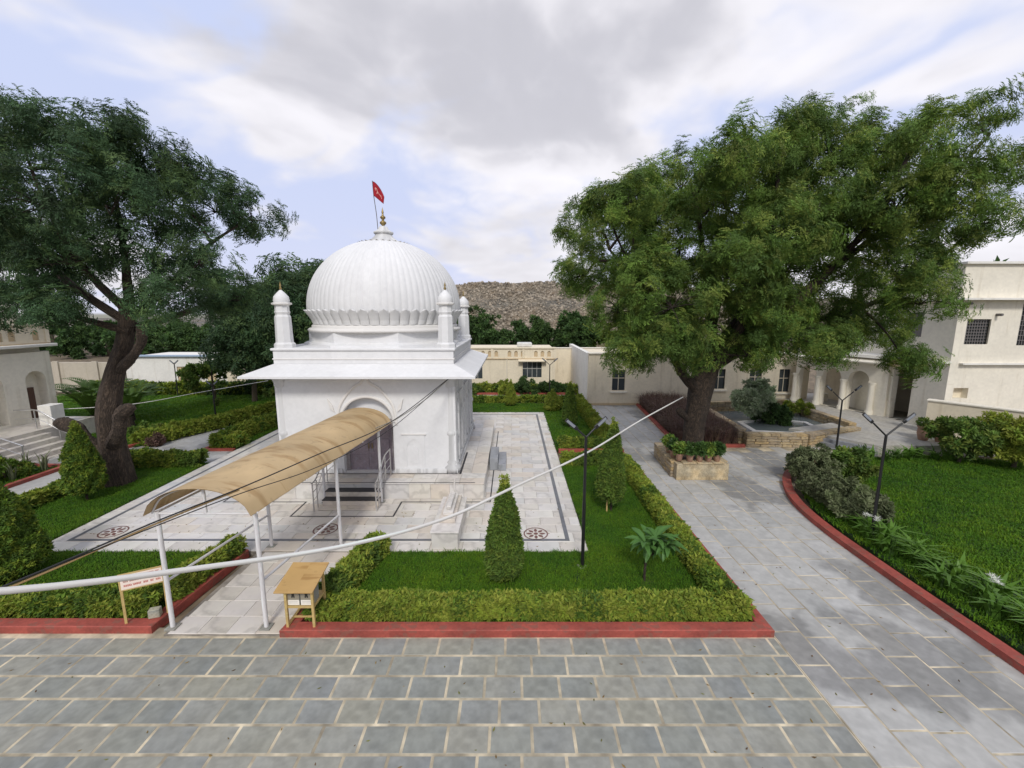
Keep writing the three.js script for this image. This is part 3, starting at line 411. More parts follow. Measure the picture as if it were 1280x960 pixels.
    const cp = fromPos([].concat(...[[-0.07, 0, 0.6, 0.07, 0, 0.6, 0.09, -0.05, 0.86], [-0.07, 0, 0.6, 0.09, -0.05, 0.86, -0.09, -0.05, 0.86], [-0.09, -0.05, 0.86, 0.09, -0.05, 0.86, 0, -0.02, 0.98], [-0.09, -0.05, 0.86, 0, -0.02, 0.98, 0, -0.1, 0.84]]));
    for (let k = 0; k < 26; k++) { const m = part('crown_petal', cp, M.trim, d); m.rotation.y = k / 26 * Math.PI * 2; m.position.y = 8.68; }
    part('crown_cone', lathe([[0.86, 8.56], [0.78, 8.66], [0.5, 8.76], [0.34, 8.9], [0.3, 8.98], [0.36, 9.0], [0.37, 9.06], [0.3, 9.09], [0.2, 9.16], [0.15, 9.26], [0.0, 9.3]], 32), M.weather, d);
    part('finial', lathe([[0.0, 9.26], [0.05, 9.27], [0.05, 9.31], [0.12, 9.38], [0.12, 9.43], [0.05, 9.48], [0.04, 9.52], [0.1, 9.58], [0.1, 9.62], [0.04, 9.67], [0.03, 9.74], [0.045, 9.78], [0.0, 9.98]], 16), M.brass, d);
  }
  for (const [sx, sz] of [[-1, 1], [1, 1], [1, -1], [-1, -1]]) {
    const g8 = (p) => toCreasedNormals(lathe(p, 8), 0.4);
    const m = part('minaret', boxUV(g8([[0.0, 4.86], [0.33, 4.86], [0.33, 5.0], [0.27, 5.06], [0.25, 5.9], [0.21, 5.97], [0.24, 6.05], [0.22, 6.1], [0.22, 6.3], [0.0, 6.3]])), M.lime, t); m.position.set(sx * (HW - 0.3), 0, sz * (zz - 0.32)); m.rotation.y = Math.PI / 8;
    part('minaret_cornice', boxUV(g8([[0.2, 6.26], [0.31, 6.3], [0.31, 6.35], [0.2, 6.38]])), M.trim, m); part('cap', lathe([[0.23, 6.36], [0.25, 6.42], [0.23, 6.55], [0.14, 6.66], [0.06, 6.74], [0.0, 6.8]], 16), M.lime, m); part('finial', lathe([[0.0, 6.74], [0.03, 6.76], [0.045, 6.82], [0.02, 6.87], [0.035, 6.91], [0.0, 7.04]], 10), M.brass, m);
  }
}
{ // flag on the dome
  const t = thing('flag', 'small red flag with a pale emblem on a bent pole beside the dome finial', 'flag', [-5.1, 8.95, 17.15]);
  part('pole', tube([new THREE.Vector3(0.02, -0.35, 0), new THREE.Vector3(-0.02, 0.7, 0), new THREE.Vector3(-0.09, 1.4, 0), new THREE.Vector3(-0.12, 1.95, 0)], 0.014, 6, 16), M.grille, t);
  const N = 10, K = 6, pos = [], uv = [], idx = []; for (let i = 0; i <= N; i++) for (let k = 0; k <= K; k++) { const u = i / N, v = k / K; const top = new THREE.Vector3(-0.12 + 0.42 * u, 1.93 - 0.5 * u * u - 0.05 * u, 0.05 * Math.sin(u * 6)), bot = new THREE.Vector3(-0.09 + 0.36 * u, 1.42 - 0.3 * u, 0.06 * Math.sin(u * 6 + 0.7)); const p = bot.lerp(top, v); pos.push(p.x, p.y, p.z); uv.push(u, v); }
  for (let i = 0; i < N; i++) for (let k = 0; k < K; k++) { const a = i * (K + 1) + k, b = a + K + 1; idx.push(a, b, b + 1, a, b + 1, a + 1); }
  const g = new THREE.BufferGeometry(); g.setAttribute('position', new THREE.Float32BufferAttribute(pos, 3)); g.setAttribute('uv', new THREE.Float32BufferAttribute(uv, 2)); g.setIndex(idx); g.computeVertexNormals();
  const cv = document.createElement('canvas'); cv.width = 128; cv.height = 128; const x = cv.getContext('2d'); x.fillStyle = '#9c1425'; x.fillRect(0, 0, 128, 128); x.strokeStyle = '#6d0c18'; x.lineWidth = 7; x.strokeRect(3, 3, 122, 122); x.strokeStyle = '#e2b7a6'; x.lineWidth = 6; x.beginPath(); x.moveTo(30, 50); x.quadraticCurveTo(48, 34, 52, 60); x.quadraticCurveTo(70, 78, 92, 66); x.moveTo(54, 62); x.lineTo(46, 88); x.moveTo(86, 68); x.lineTo(96, 90); x.moveTo(30, 52); x.lineTo(36, 66); x.stroke();
  const tx = new THREE.CanvasTexture(cv); tx.colorSpace = THREE.SRGBColorSpace; part('cloth', g, new THREE.MeshStandardMaterial({ map: tx, roughness: 0.85, side: THREE.DoubleSide }), t);
}
{ // tan barrel canopy over the entry path
  const cx = (d) => -5.62 + (d - 7.45) * 0.1, hw = 0.98, ends = [7.25, 13.95];
  const t = thing('canopy', 'long tan barrel-vaulted canopy on white poles leading to the shrine door', 'canopy', [cx(7.45), 0, 7.45]); const O = (g) => { g.translate(-cx(7.45), 0, 7.45); return g; };
  const N = 20, K = 24, pos = [], uv = [], idx = [], sheetAt = (a, d, y0) => { const u = a / N * 2 - 1; return V(cx(d) + u * hw * (0.985 + 0.0), 2.36 + 0.58 * Math.sqrt(Math.max(0, 1 - u * u * 0.985)) + y0, d); };
  for (const [y, flip] of [[0, 0], [-0.012, 1]]) { const o = pos.length / 3; for (let k = 0; k <= K; k++) for (let i = 0; i <= N; i++) { const d = lerp(ends[0], ends[1], k / K); const p = sheetAt(i, d, y + 0.008 * Math.sin(k * 2.1) * Math.sin(i * 0.9)); pos.push(p.x, p.y, p.z); uv.push(i / N * 2.6, d); } for (let k = 0; k < K; k++) for (let i = 0; i < N; i++) { const a = o + k * (N + 1) + i, b = a + N + 1; flip ? idx.push(a, b, b + 1, a, b + 1, a + 1) : idx.push(a, b + 1, b, a, a + 1, b + 1); } }
  const g = new THREE.BufferGeometry(); g.setAttribute('position', new THREE.Float32BufferAttribute(pos, 3)); g.setAttribute('uv', new THREE.Float32BufferAttribute(uv, 2)); g.setIndex(idx); g.computeVertexNormals(); part('roof_sheet', O(g), M.sheet, t);
  for (const d of [7.42, 9.0, 10.4, 11.8, 13.05]) { const P = []; for (let i = 0; i <= 12; i++) P.push(sheetAt(i / 12 * N, d, -0.035)); const r = part('roof_rib', O(tube(P, 0.018, 6, 24)), M.whitePole, t); }
  for (const s of [-1, 1]) { for (const d of [7.45, 10.38, 13.02]) { const p = part('pole', O(new THREE.CylinderGeometry(0.042, 0.042, 2.4, 12).translate(cx(d) + s * 0.9, 1.2 + 0.02, -d)), M.whitePole, t); part('base_plate', O(box(cx(d) + s * 0.9 - 0.1, cx(d) + s * 0.9 + 0.1, 0.03, 0.07, d - 0.1, d + 0.1, 0.005)), M.boxGrey, p); }
    part('side_beam', O(bar(V(cx(7.42) + s * 0.9, 2.4, 7.42), V(cx(13.9) + s * 0.9, 2.4, 13.9), 0.022)), M.whitePole, t);
    part('hand_rail', O(bar(V(cx(7.45) + s * 0.9, 1.02, 7.45), V(cx(10.38) + s * 0.9, 0.92, 10.38), 0.026)), M.whitePole, t);
  }
  for (const d of [7.45, 10.38, 13.02]) { const b = part('tie_beam', O(bar(V(cx(d) - 0.9, 2.38, d), V(cx(d) + 0.9, 2.38, d), 0.02)), M.whitePole, t); part('king_post', O(bar(V(cx(d), 2.38, d), V(cx(d), 2.9, d), 0.028)), M.whitePole, b); }
}
for (const [s, lab] of [[-1, 'steel stair railing at the shrine steps, side toward the leaning tree'], [1, 'steel stair railing at the shrine steps, side toward the white tomb']]) {
  const x = s < 0 ? -6.02 : -4.12, t = thing('stair_railing', lab, 'railing', [x, 0.06, 12.6]); const O = (g) => { g.translate(-x, -0.06, 12.6); return g; };
  for (const [d, y0] of [[12.35, 0.06], [12.62, 0.06], [13.4, 0.6], [14.0, 0.6]]) part('post', O(bar(V(x, y0, d), V(x, y0 + 0.9, d), 0.022)), M.steel, t);
  for (const h of [0.35, 0.6, 0.9]) part('rail', O(tube([V(x, 0.06 + h, 12.33), V(x, 0.1 + h, 12.6), V(x, 0.56 + h, 13.35), V(x, 0.6 + h, 14.02)], h > 0.8 ? 0.024 : 0.012, 8, 16)), M.steel, t);
}
{ // marble tomb on the terrace
  const x0 = -2.05, x1 = -1.38, t = thing('tomb', 'white marble tomb with stepped top standing on the terrace edge', 'tomb', [-1.7, PY, 11.2]); const O = (g) => { g.translate(1.7, -PY, 11.2); return g; };
  part('base', O(box(x0, x1, PY, 0.5, 10.2, 12.3, 0.01)), M.marble[6], t); part('slab', O(box(x0 - 0.03, x1 + 0.03, 0.5, 0.55, 10.17, 12.33, 0.012)), M.marble[6], t); part('tier', O(box(x0 + 0.12, x1 - 0.12, 0.55, 0.66, 10.65, 12.2, 0.012)), M.marble[5], t); part('tier', O(box(x0 + 0.2, x1 - 0.2, 0.66, 0.76, 10.85, 12.1, 0.012)), M.marble[6], t); part('ridge', O(box(x0 + 0.27, x1 - 0.27, 0.76, 0.86, 11.0, 12.0, 0.03)), M.marble[6], t);
  part('post', O(bar(V(-1.72, 0.6, 12.25), V(-1.72, 1.15, 12.25), 0.02)), M.marble[6], t);
}
{ const t = thing('stone_bench', 'grey stone step blocks against the shrine plinth side', 'bench', [-0.5, PY, 16.6]); const m = mat([0.35, 0.37, 0.4], T.marble, 0.5); part('block', boxUV(new RoundedBoxGeometry(0.32, 0.46, 1.5, 1, 0.012).translate(-0.2, 0.235, 0)), m, t); part('block', boxUV(new RoundedBoxGeometry(0.3, 0.26, 1.5, 1, 0.012).translate(0.12, 0.135, 0.05)), m, t); }

// ---------------------------------------------------------------- buildings
function windowPart(parent, x, y, w, h, z, opt = {}) {             // local facade coordinates, z outward
  const f = part('window', merge([[-w / 2 - 0.06, w / 2 + 0.06, -0.06, 0], [-w / 2 - 0.06, w / 2 + 0.06, h, h + 0.06], [-w / 2 - 0.06, -w / 2, 0, h], [w / 2, w / 2 + 0.06, 0, h]].map(([a, b, c, d]) => new THREE.BoxGeometry(b - a, d - c, 0.1).translate((a + b) / 2, (c + d) / 2, 0))), opt.frame || M.winFrame, parent); f.position.set(x, y, z);
  part('pane', new THREE.BoxGeometry(w, h, 0.02).translate(0, h / 2, -0.04), opt.pane || M.glass, f);
  const n = opt.bars ?? 3; for (let k = 1; k < n; k++) part('bar', new THREE.BoxGeometry(0.035, h, 0.04).translate(-w / 2 + w * k / n, h / 2, 0), opt.frame || M.winFrame, f);
  for (const q of opt.cross || [0.6]) part('bar', new THREE.BoxGeometry(w, 0.04, 0.035).translate(0, h * q, 0.001), opt.frame || M.winFrame, f);
  if (opt.hood) { const hg = new THREE.BoxGeometry(w + 0.7, 0.06, 0.6); hg.rotateX(0.28); hg.translate(0, h + 0.14, 0.26); part('hood', boxUV(hg), M.cream, f); }
  return f;
}
function facade(t, w, h, thick, holes, m, name = 'wall') { const s = poly([[0, 0], [w, 0], [w, h], [0, h]]); holes.forEach((p) => s.holes.push(p)); const g = extrude(s, thick); g.translate(0, 0, -thick); return part(name, g, m, t); }
function archedParapet(t, x0, x1, y0, y1, z, pitch, nw, nh) {
  const s = poly([[x0, y0], [x1, y0], [x1, y1], [x0, y1]]), n = Math.floor((x1 - x0 - 0.2) / pitch), st = x0 + ((x1 - x0) - (n - 1) * pitch) / 2, xs = []; for (let k = 0; k < n; k++) { const x = st + k * pitch; if (k % 4 !== 3 || n < 6) { xs.push(x); s.holes.push(archHole(x, y0 + 0.14, nw, nh, 0.6)); } }
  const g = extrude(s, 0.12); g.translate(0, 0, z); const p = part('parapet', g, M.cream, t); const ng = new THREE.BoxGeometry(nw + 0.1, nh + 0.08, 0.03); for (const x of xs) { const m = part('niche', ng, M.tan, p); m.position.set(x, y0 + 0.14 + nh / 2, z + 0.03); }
  part('coping', boxUV(new RoundedBoxGeometry(x1 - x0 + 0.12, 0.1, 0.5, 1, 0.02).translate((x0 + x1) / 2, y1 + 0.03, z - 0.04)), M.cream, p); part('string_course', boxUV(new THREE.BoxGeometry(x1 - x0 + 0.06, 0.07, 0.22).translate((x0 + x1) / 2, y0 - 0.02, z + 0.06)), M.tan, p);
  for (let x = x0 + 0.05; x < x1; x += (x1 - x0 - 0.1) / Math.max(1, Math.round((x1 - x0) / 2.6))) part('pier', boxUV(new THREE.BoxGeometry(0.18, y1 - y0, 0.06).translate(x, (y0 + y1) / 2, z + 0.14)), M.cream, p);
}
{ // long cream building behind the terrace
  const t = thing('garden_house', 'single-storey cream house with arched parapet niches behind the terrace', 'house', [-9, 0, 34]);
  facade(t, 12.4, 2.5, 0.3, [rectHole(5.9, 0.9, 1.5, 1.45), rectHole(10.6, 1.0, 1.5, 1.25)], M.cream);
  part('body', boxUV(new THREE.BoxGeometry(12.38, 3.2, 5).translate(6.2, 1.6, -2.82)), M.cream, t);
  windowPart(t, 5.9, 0.9, 1.5, 1.45, -0.1, { bars: 4, cross: [0.66] }); windowPart(t, 10.6, 1.0, 1.5, 1.25, -0.1, { bars: 4, cross: [0.55], hood: 1 });
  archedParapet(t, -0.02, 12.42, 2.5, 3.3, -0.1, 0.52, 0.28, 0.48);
  part('ac_unit', boxUV(new RoundedBoxGeometry(0.6, 0.7, 0.3, 1, 0.03).translate(5.35, 1.2, 0.22)), M.white, t);
  part('roof_tank', boxUV(new RoundedBoxGeometry(1.2, 0.35, 0.9, 2, 0.1).translate(10.0, 3.55, -0.8)), M.white, t);
  part('drain_pipe', new THREE.CylinderGeometry(0.035, 0.035, 2.4, 8).translate(8.6, 1.25, 0.05), M.creamPale, t);
}
{ const t = thing('linking_wall', 'plain cream wall linking the garden house to the corner block', 'wall', [3.4, 0, 36.5]); facade(t, 6, 3.1, 0.3, [], M.cream); part('coping', boxUV(new RoundedBoxGeometry(6.1, 0.08, 0.4, 1, 0.02).translate(3, 3.13, -0.15)), M.creamPale, t); }
{ // corner block right of it
  const t = thing('corner_block', 'low cream block with small square windows behind the old tree', 'house', [5.02, 0, 28.1]);
  const wins = [[2.0, 1.0, 0.85, 1.35], [8.6, 1.1, 0.8, 1.3], [11.0, 1.1, 0.8, 1.3], [12.9, 0.9, 0.7, 1.5]];
  facade(t, 14.5, 3.4, 0.3, wins.map(([x, y, w, h]) => rectHole(x, y, w, h)), M.cream);
  part('side_wall', boxUV(new THREE.BoxGeometry(0.3, 3.4, 9.5).translate(0.15, 1.7, -5.06)), M.creamWhite, t); part('body', boxUV(new THREE.BoxGeometry(14.1, 3.3, 5).translate(7.4, 1.65, -2.9)), M.cream, t);
  for (const [x, y, w, h] of wins) { windowPart(t, x, y, w, h, -0.1, { bars: 2, frame: M.cream }); part('sill', boxUV(new THREE.BoxGeometry(w + 0.3, 0.08, 0.16).translate(x, y - 0.1, 0.06)), M.creamPale, t); }
  part('coping', boxUV(new RoundedBoxGeometry(14.6, 0.09, 0.45, 1, 0.02).translate(7.25, 3.44, -0.12)), M.creamPale, t); part('base_course', boxUV(new THREE.BoxGeometry(14.5, 0.14, 0.06).translate(7.25, 0.07, 0.03)), M.tan, t);
  const pk = part('roof_kiosk', boxUV(new THREE.BoxGeometry(1.6, 0.9, 1.2).translate(9.6, 3.95, -0.8)), M.creamWhite, t); part('dome', lathe([[0.85, 4.4], [0.8, 4.55], [0.5, 4.75], [0, 4.85]], 20).translate(9.6, 0, -0.8), M.creamWhite, pk);
}
// raised court with arcade, door wing and two-storey block
const CY = 0.45;
{
  const s = struct('raised_court', null, null, 'pale paved raised court in front of the arcade', 'court');
  part('court_slab', slabPoly([[13.6, 20.6], [15.6, 17.75], [24, 17.75], [24, 30], [17, 30], [17.4, 22]], -0.05, CY), mat([0.52, 0.5, 0.45], T.slate, 0.8), s);
  for (let k = 0; k < 3; k++) part('step', slabPoly([[14.1 - k * 0.3, 19.5 + k * 0.12], [15.4 - k * 0.3, 17.8 - k * 0.1], [15.9 - k * 0.3, 17.8 - k * 0.1], [14.6 - k * 0.3, 19.5 + k * 0.12]], -0.05, CY - 0.14 * k - 0.11), mat([0.33, 0.34, 0.36], T.slate, 0.8), s);
}
{
  const t = thing('arcade_wing', 'cream wing with three round-headed arches opening on the court', 'building', [18.3, CY, 27.6], -Math.atan2(4.9, 2.1));
  const holes = [0.75, 2.15, 3.6].map((x) => archHole(x, 0.0, 1.05, 2.35));
  facade(t, 5.0, 3.15, 0.4, holes, M.creamPale); part('back_wall', boxUV(new THREE.BoxGeometry(5, 3.1, 0.2).translate(2.5, 1.55, -2.6)), M.cream, t); part('roof', boxUV(new THREE.BoxGeometry(5.1, 0.16, 3.2).translate(2.5, 3.23, -1.2)), M.creamWhite, t);
  const ev = new THREE.BoxGeometry(5.1, 0.07, 0.7); ev.rotateX(0.25); ev.translate(2.5, 3.0, 0.32); part('eaves', boxUV(ev), M.creamPale, t);
  for (const x of [0.05, 1.45, 2.88, 4.32]) part('column', lathe([[0.2, 0], [0.2, 0.2], [0.15, 0.28], [0.14, 1.6], [0.2, 1.7], [0.2, 1.8]], 8).translate(x, 0, 0.06), M.creamPale, t);
  const dr = part('door', boxUV(new THREE.BoxGeometry(0.8, 2.1, 0.06).translate(3.5, 1.05, -2.46)), mat([0.09, 0.03, 0.02], T.paint, 0.6), t); part('door_panel', boxUV(new THREE.BoxGeometry(0.5, 0.7, 0.02).translate(3.5, 1.4, -2.42)), mat([0.13, 0.04, 0.03], null, 0.6), dr);
  part('jamb_block', boxUV(new THREE.BoxGeometry(0.5, 0.5, 0.4).translate(0.9, 0.25, -1.4)), M.creamPale, t);
}
{
  const t = thing('two_storey_house', 'tall cream two-storey house with a dark doorway facing the court', 'house', [20.4, CY, 20]);
  // left face: local x along depth
  const lf = new THREE.Group(); lf.name = 'court_wall'; lf.rotation.y = -Math.PI / 2; t.add(lf); lf.position.set(0, 0, -6.5);
  const f1 = facade(lf, 6.5, 7.75, 0.3, [rectHole(4.2, 0, 1.15, 2.75), rectHole(4.4, 4.4, 0.9, 1.2)], M.creamPale, 'wall'); part('lintel', boxUV(new THREE.BoxGeometry(2.2, 0.35, 0.24).translate(4.2, 2.95, 0.1)), M.tan, lf); part('room', boxUV(new THREE.BoxGeometry(2.4, 2.9, 0.2).translate(4.2, 1.45, -2.2)), M.cream, lf); part('window_grille', boxUV(new THREE.BoxGeometry(0.9, 1.2, 0.05).translate(4.4, 5.0, -0.1)), M.grille, lf);
  part('ledge', boxUV(new THREE.BoxGeometry(6.6, 0.09, 0.28).translate(3.25, 3.3, 0.13)), M.creamWhite, lf); part('roof_slab', boxUV(new THREE.BoxGeometry(6.8, 0.1, 0.4).translate(3.25, 6.2, 0.2)), M.creamWhite, lf);
  // front face
  const wg = [[1.02, 4.15, 1.1, 1.15], [4.4, 4.1, 3.0, 1.9]];
  { const f = facade(t, 8.697, 7.75, 0.3, wg.map(([x, y, w, h]) => rectHole(x - 0.303, y, w, h)).concat([rectHole(0.4, 1.6, 0.7, 0.5)]), M.creamPale, 'wall'); f.position.x = 0.303; }
  for (const [x, y, w, h] of wg) { const f = windowPart(t, x, y, w, h, -0.12, { bars: Math.round(w / 0.12), cross: [0.12, 0.24, 0.36, 0.48, 0.6, 0.72, 0.84, 0.94], frame: M.grille }); }
  part('niche_back', boxUV(new THREE.BoxGeometry(0.8, 0.6, 0.05).translate(0.703, 1.85, -0.32)), M.cream, t);
  part('ledge', boxUV(new THREE.BoxGeometry(8.6, 0.07, 0.2).translate(4.7, 3.25, 0.1)), M.creamWhite, t); part('roof_slab', boxUV(new THREE.BoxGeometry(9.6, 0.09, 0.5).translate(4.5, 6.2, 0.22)), M.creamWhite, t); part('parapet_coping', boxUV(new THREE.BoxGeometry(9.2, 0.1, 0.5).translate(4.5, 7.8, -0.1)), M.creamWhite, t);
  part('roof', boxUV(new THREE.BoxGeometry(8.68, 0.2, 6.18).translate(4.645, 6.05, -3.396)), M.creamWhite, t); part('back_wall', boxUV(new THREE.BoxGeometry(8.7, 6.1, 0.2).translate(4.66, 3.0, -6.4)), M.cream, t); part('end_wall', boxUV(new THREE.BoxGeometry(0.2, 6.1, 5.99).translate(8.9, 3.0, -3.3)), M.cream, t);
  for (const x of [0.3, 1.75, 3.1]) part('rain_spout', new THREE.CylinderGeometry(0.06, 0.06, 0.3, 8).rotateX(Math.PI / 2).translate(x, x < 2 && x > 1 ? 5.5 : 6.0, 0.1), M.grille, t);
}
{ const a = -Math.atan2(1.9, 1.3), t = thing('yard_wall', 'low cream yard wall beside the two-storey house and flower pots', 'wall', [19.35, 0, 19.7], a); facade(t, 7.5, 2.0, 0.3, [], M.cream); part('coping', boxUV(new RoundedBoxGeometry(7.6, 0.08, 0.4, 1, 0.02).translate(3.75, 2.03, -0.15)), M.creamPale, t); }
{ // hall facing the garden, seen along its front
  const t = thing('entrance_hall', 'tall cream hall with an arched porch niche and arched parapet beside steps', 'building', [-23.2, 0, 21.2], Math.PI / 2);
  const w = 9; const f = facade(t, w, 4.45, 0.5, [], M.creamPale); f.position.x = -w;
  const s = poly([[-w, 0.9], [0, 0.9], [0, 4.2], [-w, 4.2]]); s.holes.push(archHole(-0.8, 1.0, 0.9, 2.3)); s.holes.push(archHole(-2.9, 1.0, 1.5, 2.5)); const g = extrude(s, 0.45); g.translate(0, 0, 0.002); part('porch_wall', g, M.creamPale, t);
  part('door', boxUV(new THREE.BoxGeometry(0.5, 1.5, 0.1).translate(-0.9, 1.75, 0.06)), mat([0.12, 0.06, 0.04], T.paint, 0.6), t);
  part('end_wall', boxUV(new THREE.BoxGeometry(0.4, 4.4, 5).translate(-0.2, 2.2, -3.01)), M.creamPale, t); part('cornice', boxUV(new RoundedBoxGeometry(w + 0.4, 0.14, 1.0, 1, 0.03).translate(-w / 2 + 0.05, 4.5, 0.2)), M.creamWhite, t);
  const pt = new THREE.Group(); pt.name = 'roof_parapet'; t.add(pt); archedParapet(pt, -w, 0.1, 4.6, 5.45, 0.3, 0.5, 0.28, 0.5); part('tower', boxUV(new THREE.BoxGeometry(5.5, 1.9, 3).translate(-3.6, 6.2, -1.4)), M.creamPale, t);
  part('porch_floor', boxUV(new THREE.BoxGeometry(w, 0.9, 1.8).translate(-w / 2, 0.45, 1.352)), M.marble[2], t);
  for (let k = 0; k < 5; k++) part('step', boxUV(new THREE.BoxGeometry(2.3, 0.74 - k * 0.18 + 0.004, 0.32).translate(-3.6, (0.74 - k * 0.18) / 2, 2.42 + k * 0.325)), M.marble[2], t);
  part('pier', boxUV(new RoundedBoxGeometry(0.6, 0.95, 0.6, 1, 0.02).translate(-1.6, 1.375, 1.8)), M.creamWhite, t);
  for (const [x, lab] of [[-2.4, 'steel step railing beside the white gate pier'], [-4.8, 'steel step railing next to the spiky plants']]) {
    const r = thing('step_railing', lab, 'railing', [0, 0, 0]); t.updateMatrix(); r.applyMatrix4(t.matrix);
    for (const [z, y] of [[1.9, 0.9], [2.9, 0.4], [3.9, 0.0]]) part('post', bar(new THREE.Vector3(x, y, z), new THREE.Vector3(x, y + 0.85, z), 0.025), M.steel, r);
    for (const h of [0.45, 0.85]) part('rail', tube([new THREE.Vector3(x, 0.9 + h, 1.0), new THREE.Vector3(x, 0.9 + h, 2.0), new THREE.Vector3(x, 0.4 + h, 2.9), new THREE.Vector3(x, 0.0 + h, 3.95)], h > 0.6 ? 0.03 : 0.015, 8, 20), M.steel, r);
  }
  const q = thing('porch_railing', 'dark iron porch railing of close upright bars before the hall', 'railing', [0, 0, 0]); q.applyMatrix4(t.matrix);
  for (let k = 0; k < 22; k++) part('bar', bar(new THREE.Vector3(-9 + k * 0.19, 0.9, 2.1), new THREE.Vector3(-9 + k * 0.19, 1.75, 2.1), 0.012, 6), M.grille, q); part('rail', bar(new THREE.Vector3(-9.1, 1.77, 2.1), new THREE.Vector3(-4.9, 1.77, 2.1), 0.025), M.grille, q);
}
{ const t = thing('boundary_wall', 'weathered beige boundary wall beyond the lawn and palms', 'wall', [-40, 0, 33], 0.0); const bw = mat([0.5, 0.45, 0.36], T.cream, 0.95); facade(t, 10, 2.3, 0.3, [], bw); for (const x of [2, 5, 8]) part('pier', boxUV(new THREE.BoxGeometry(0.4, 2.4, 0.12).translate(x, 1.2, 0.06)), bw, t); }
{ const t = thing('store_house', 'plain white store house with a yellow door behind the lawn', 'house', [-29.9, 0, 33.2]); facade(t, 8.6, 2.75, 0.3, [rectHole(4.5, 0.05, 1.1, 1.9), rectHole(6.6, 0.9, 0.75, 0.75)], M.creamWhite); part('body', boxUV(new THREE.BoxGeometry(8.5, 2.7, 4).translate(4.3, 1.35, -2.35)), M.creamWhite, t); part('door', boxUV(new THREE.BoxGeometry(1.1, 1.9, 0.08).translate(4.5, 1.0, -0.12)), M.tan, t); part('shutter', boxUV(new THREE.BoxGeometry(0.75, 0.75, 0.08).translate(6.6, 1.28, -0.12)), M.tan, t); part('roof_edge', boxUV(new THREE.BoxGeometry(8.8, 0.09, 0.6).translate(4.3, 2.79, -0.1)), mat([0.3, 0.38, 0.48], null, 0.7), t); }
{ const t = thing('lawn_house', 'cream house with dark windows and arched parapet facing the distant lawn', 'house', [-22, 0, 33]); facade(t, 12, 2.3, 0.3, [rectHole(2.6, 0.5, 2.0, 1.6), rectHole(6.6, 0.5, 2.2, 1.6)], M.cream); part('body', boxUV(new THREE.BoxGeometry(11.9, 3, 4).translate(6, 1.5, -2.35)), M.cream, t); for (const [x, w] of [[2.6, 2.0], [6.6, 2.2]]) windowPart(t, x, 0.5, w, 1.6, -0.1, { bars: 4, cross: [0.6], hood: 1, frame: M.grille }); archedParapet(t, -0.02, 12.02, 2.35, 3.1, -0.1, 0.52, 0.28, 0.46); }

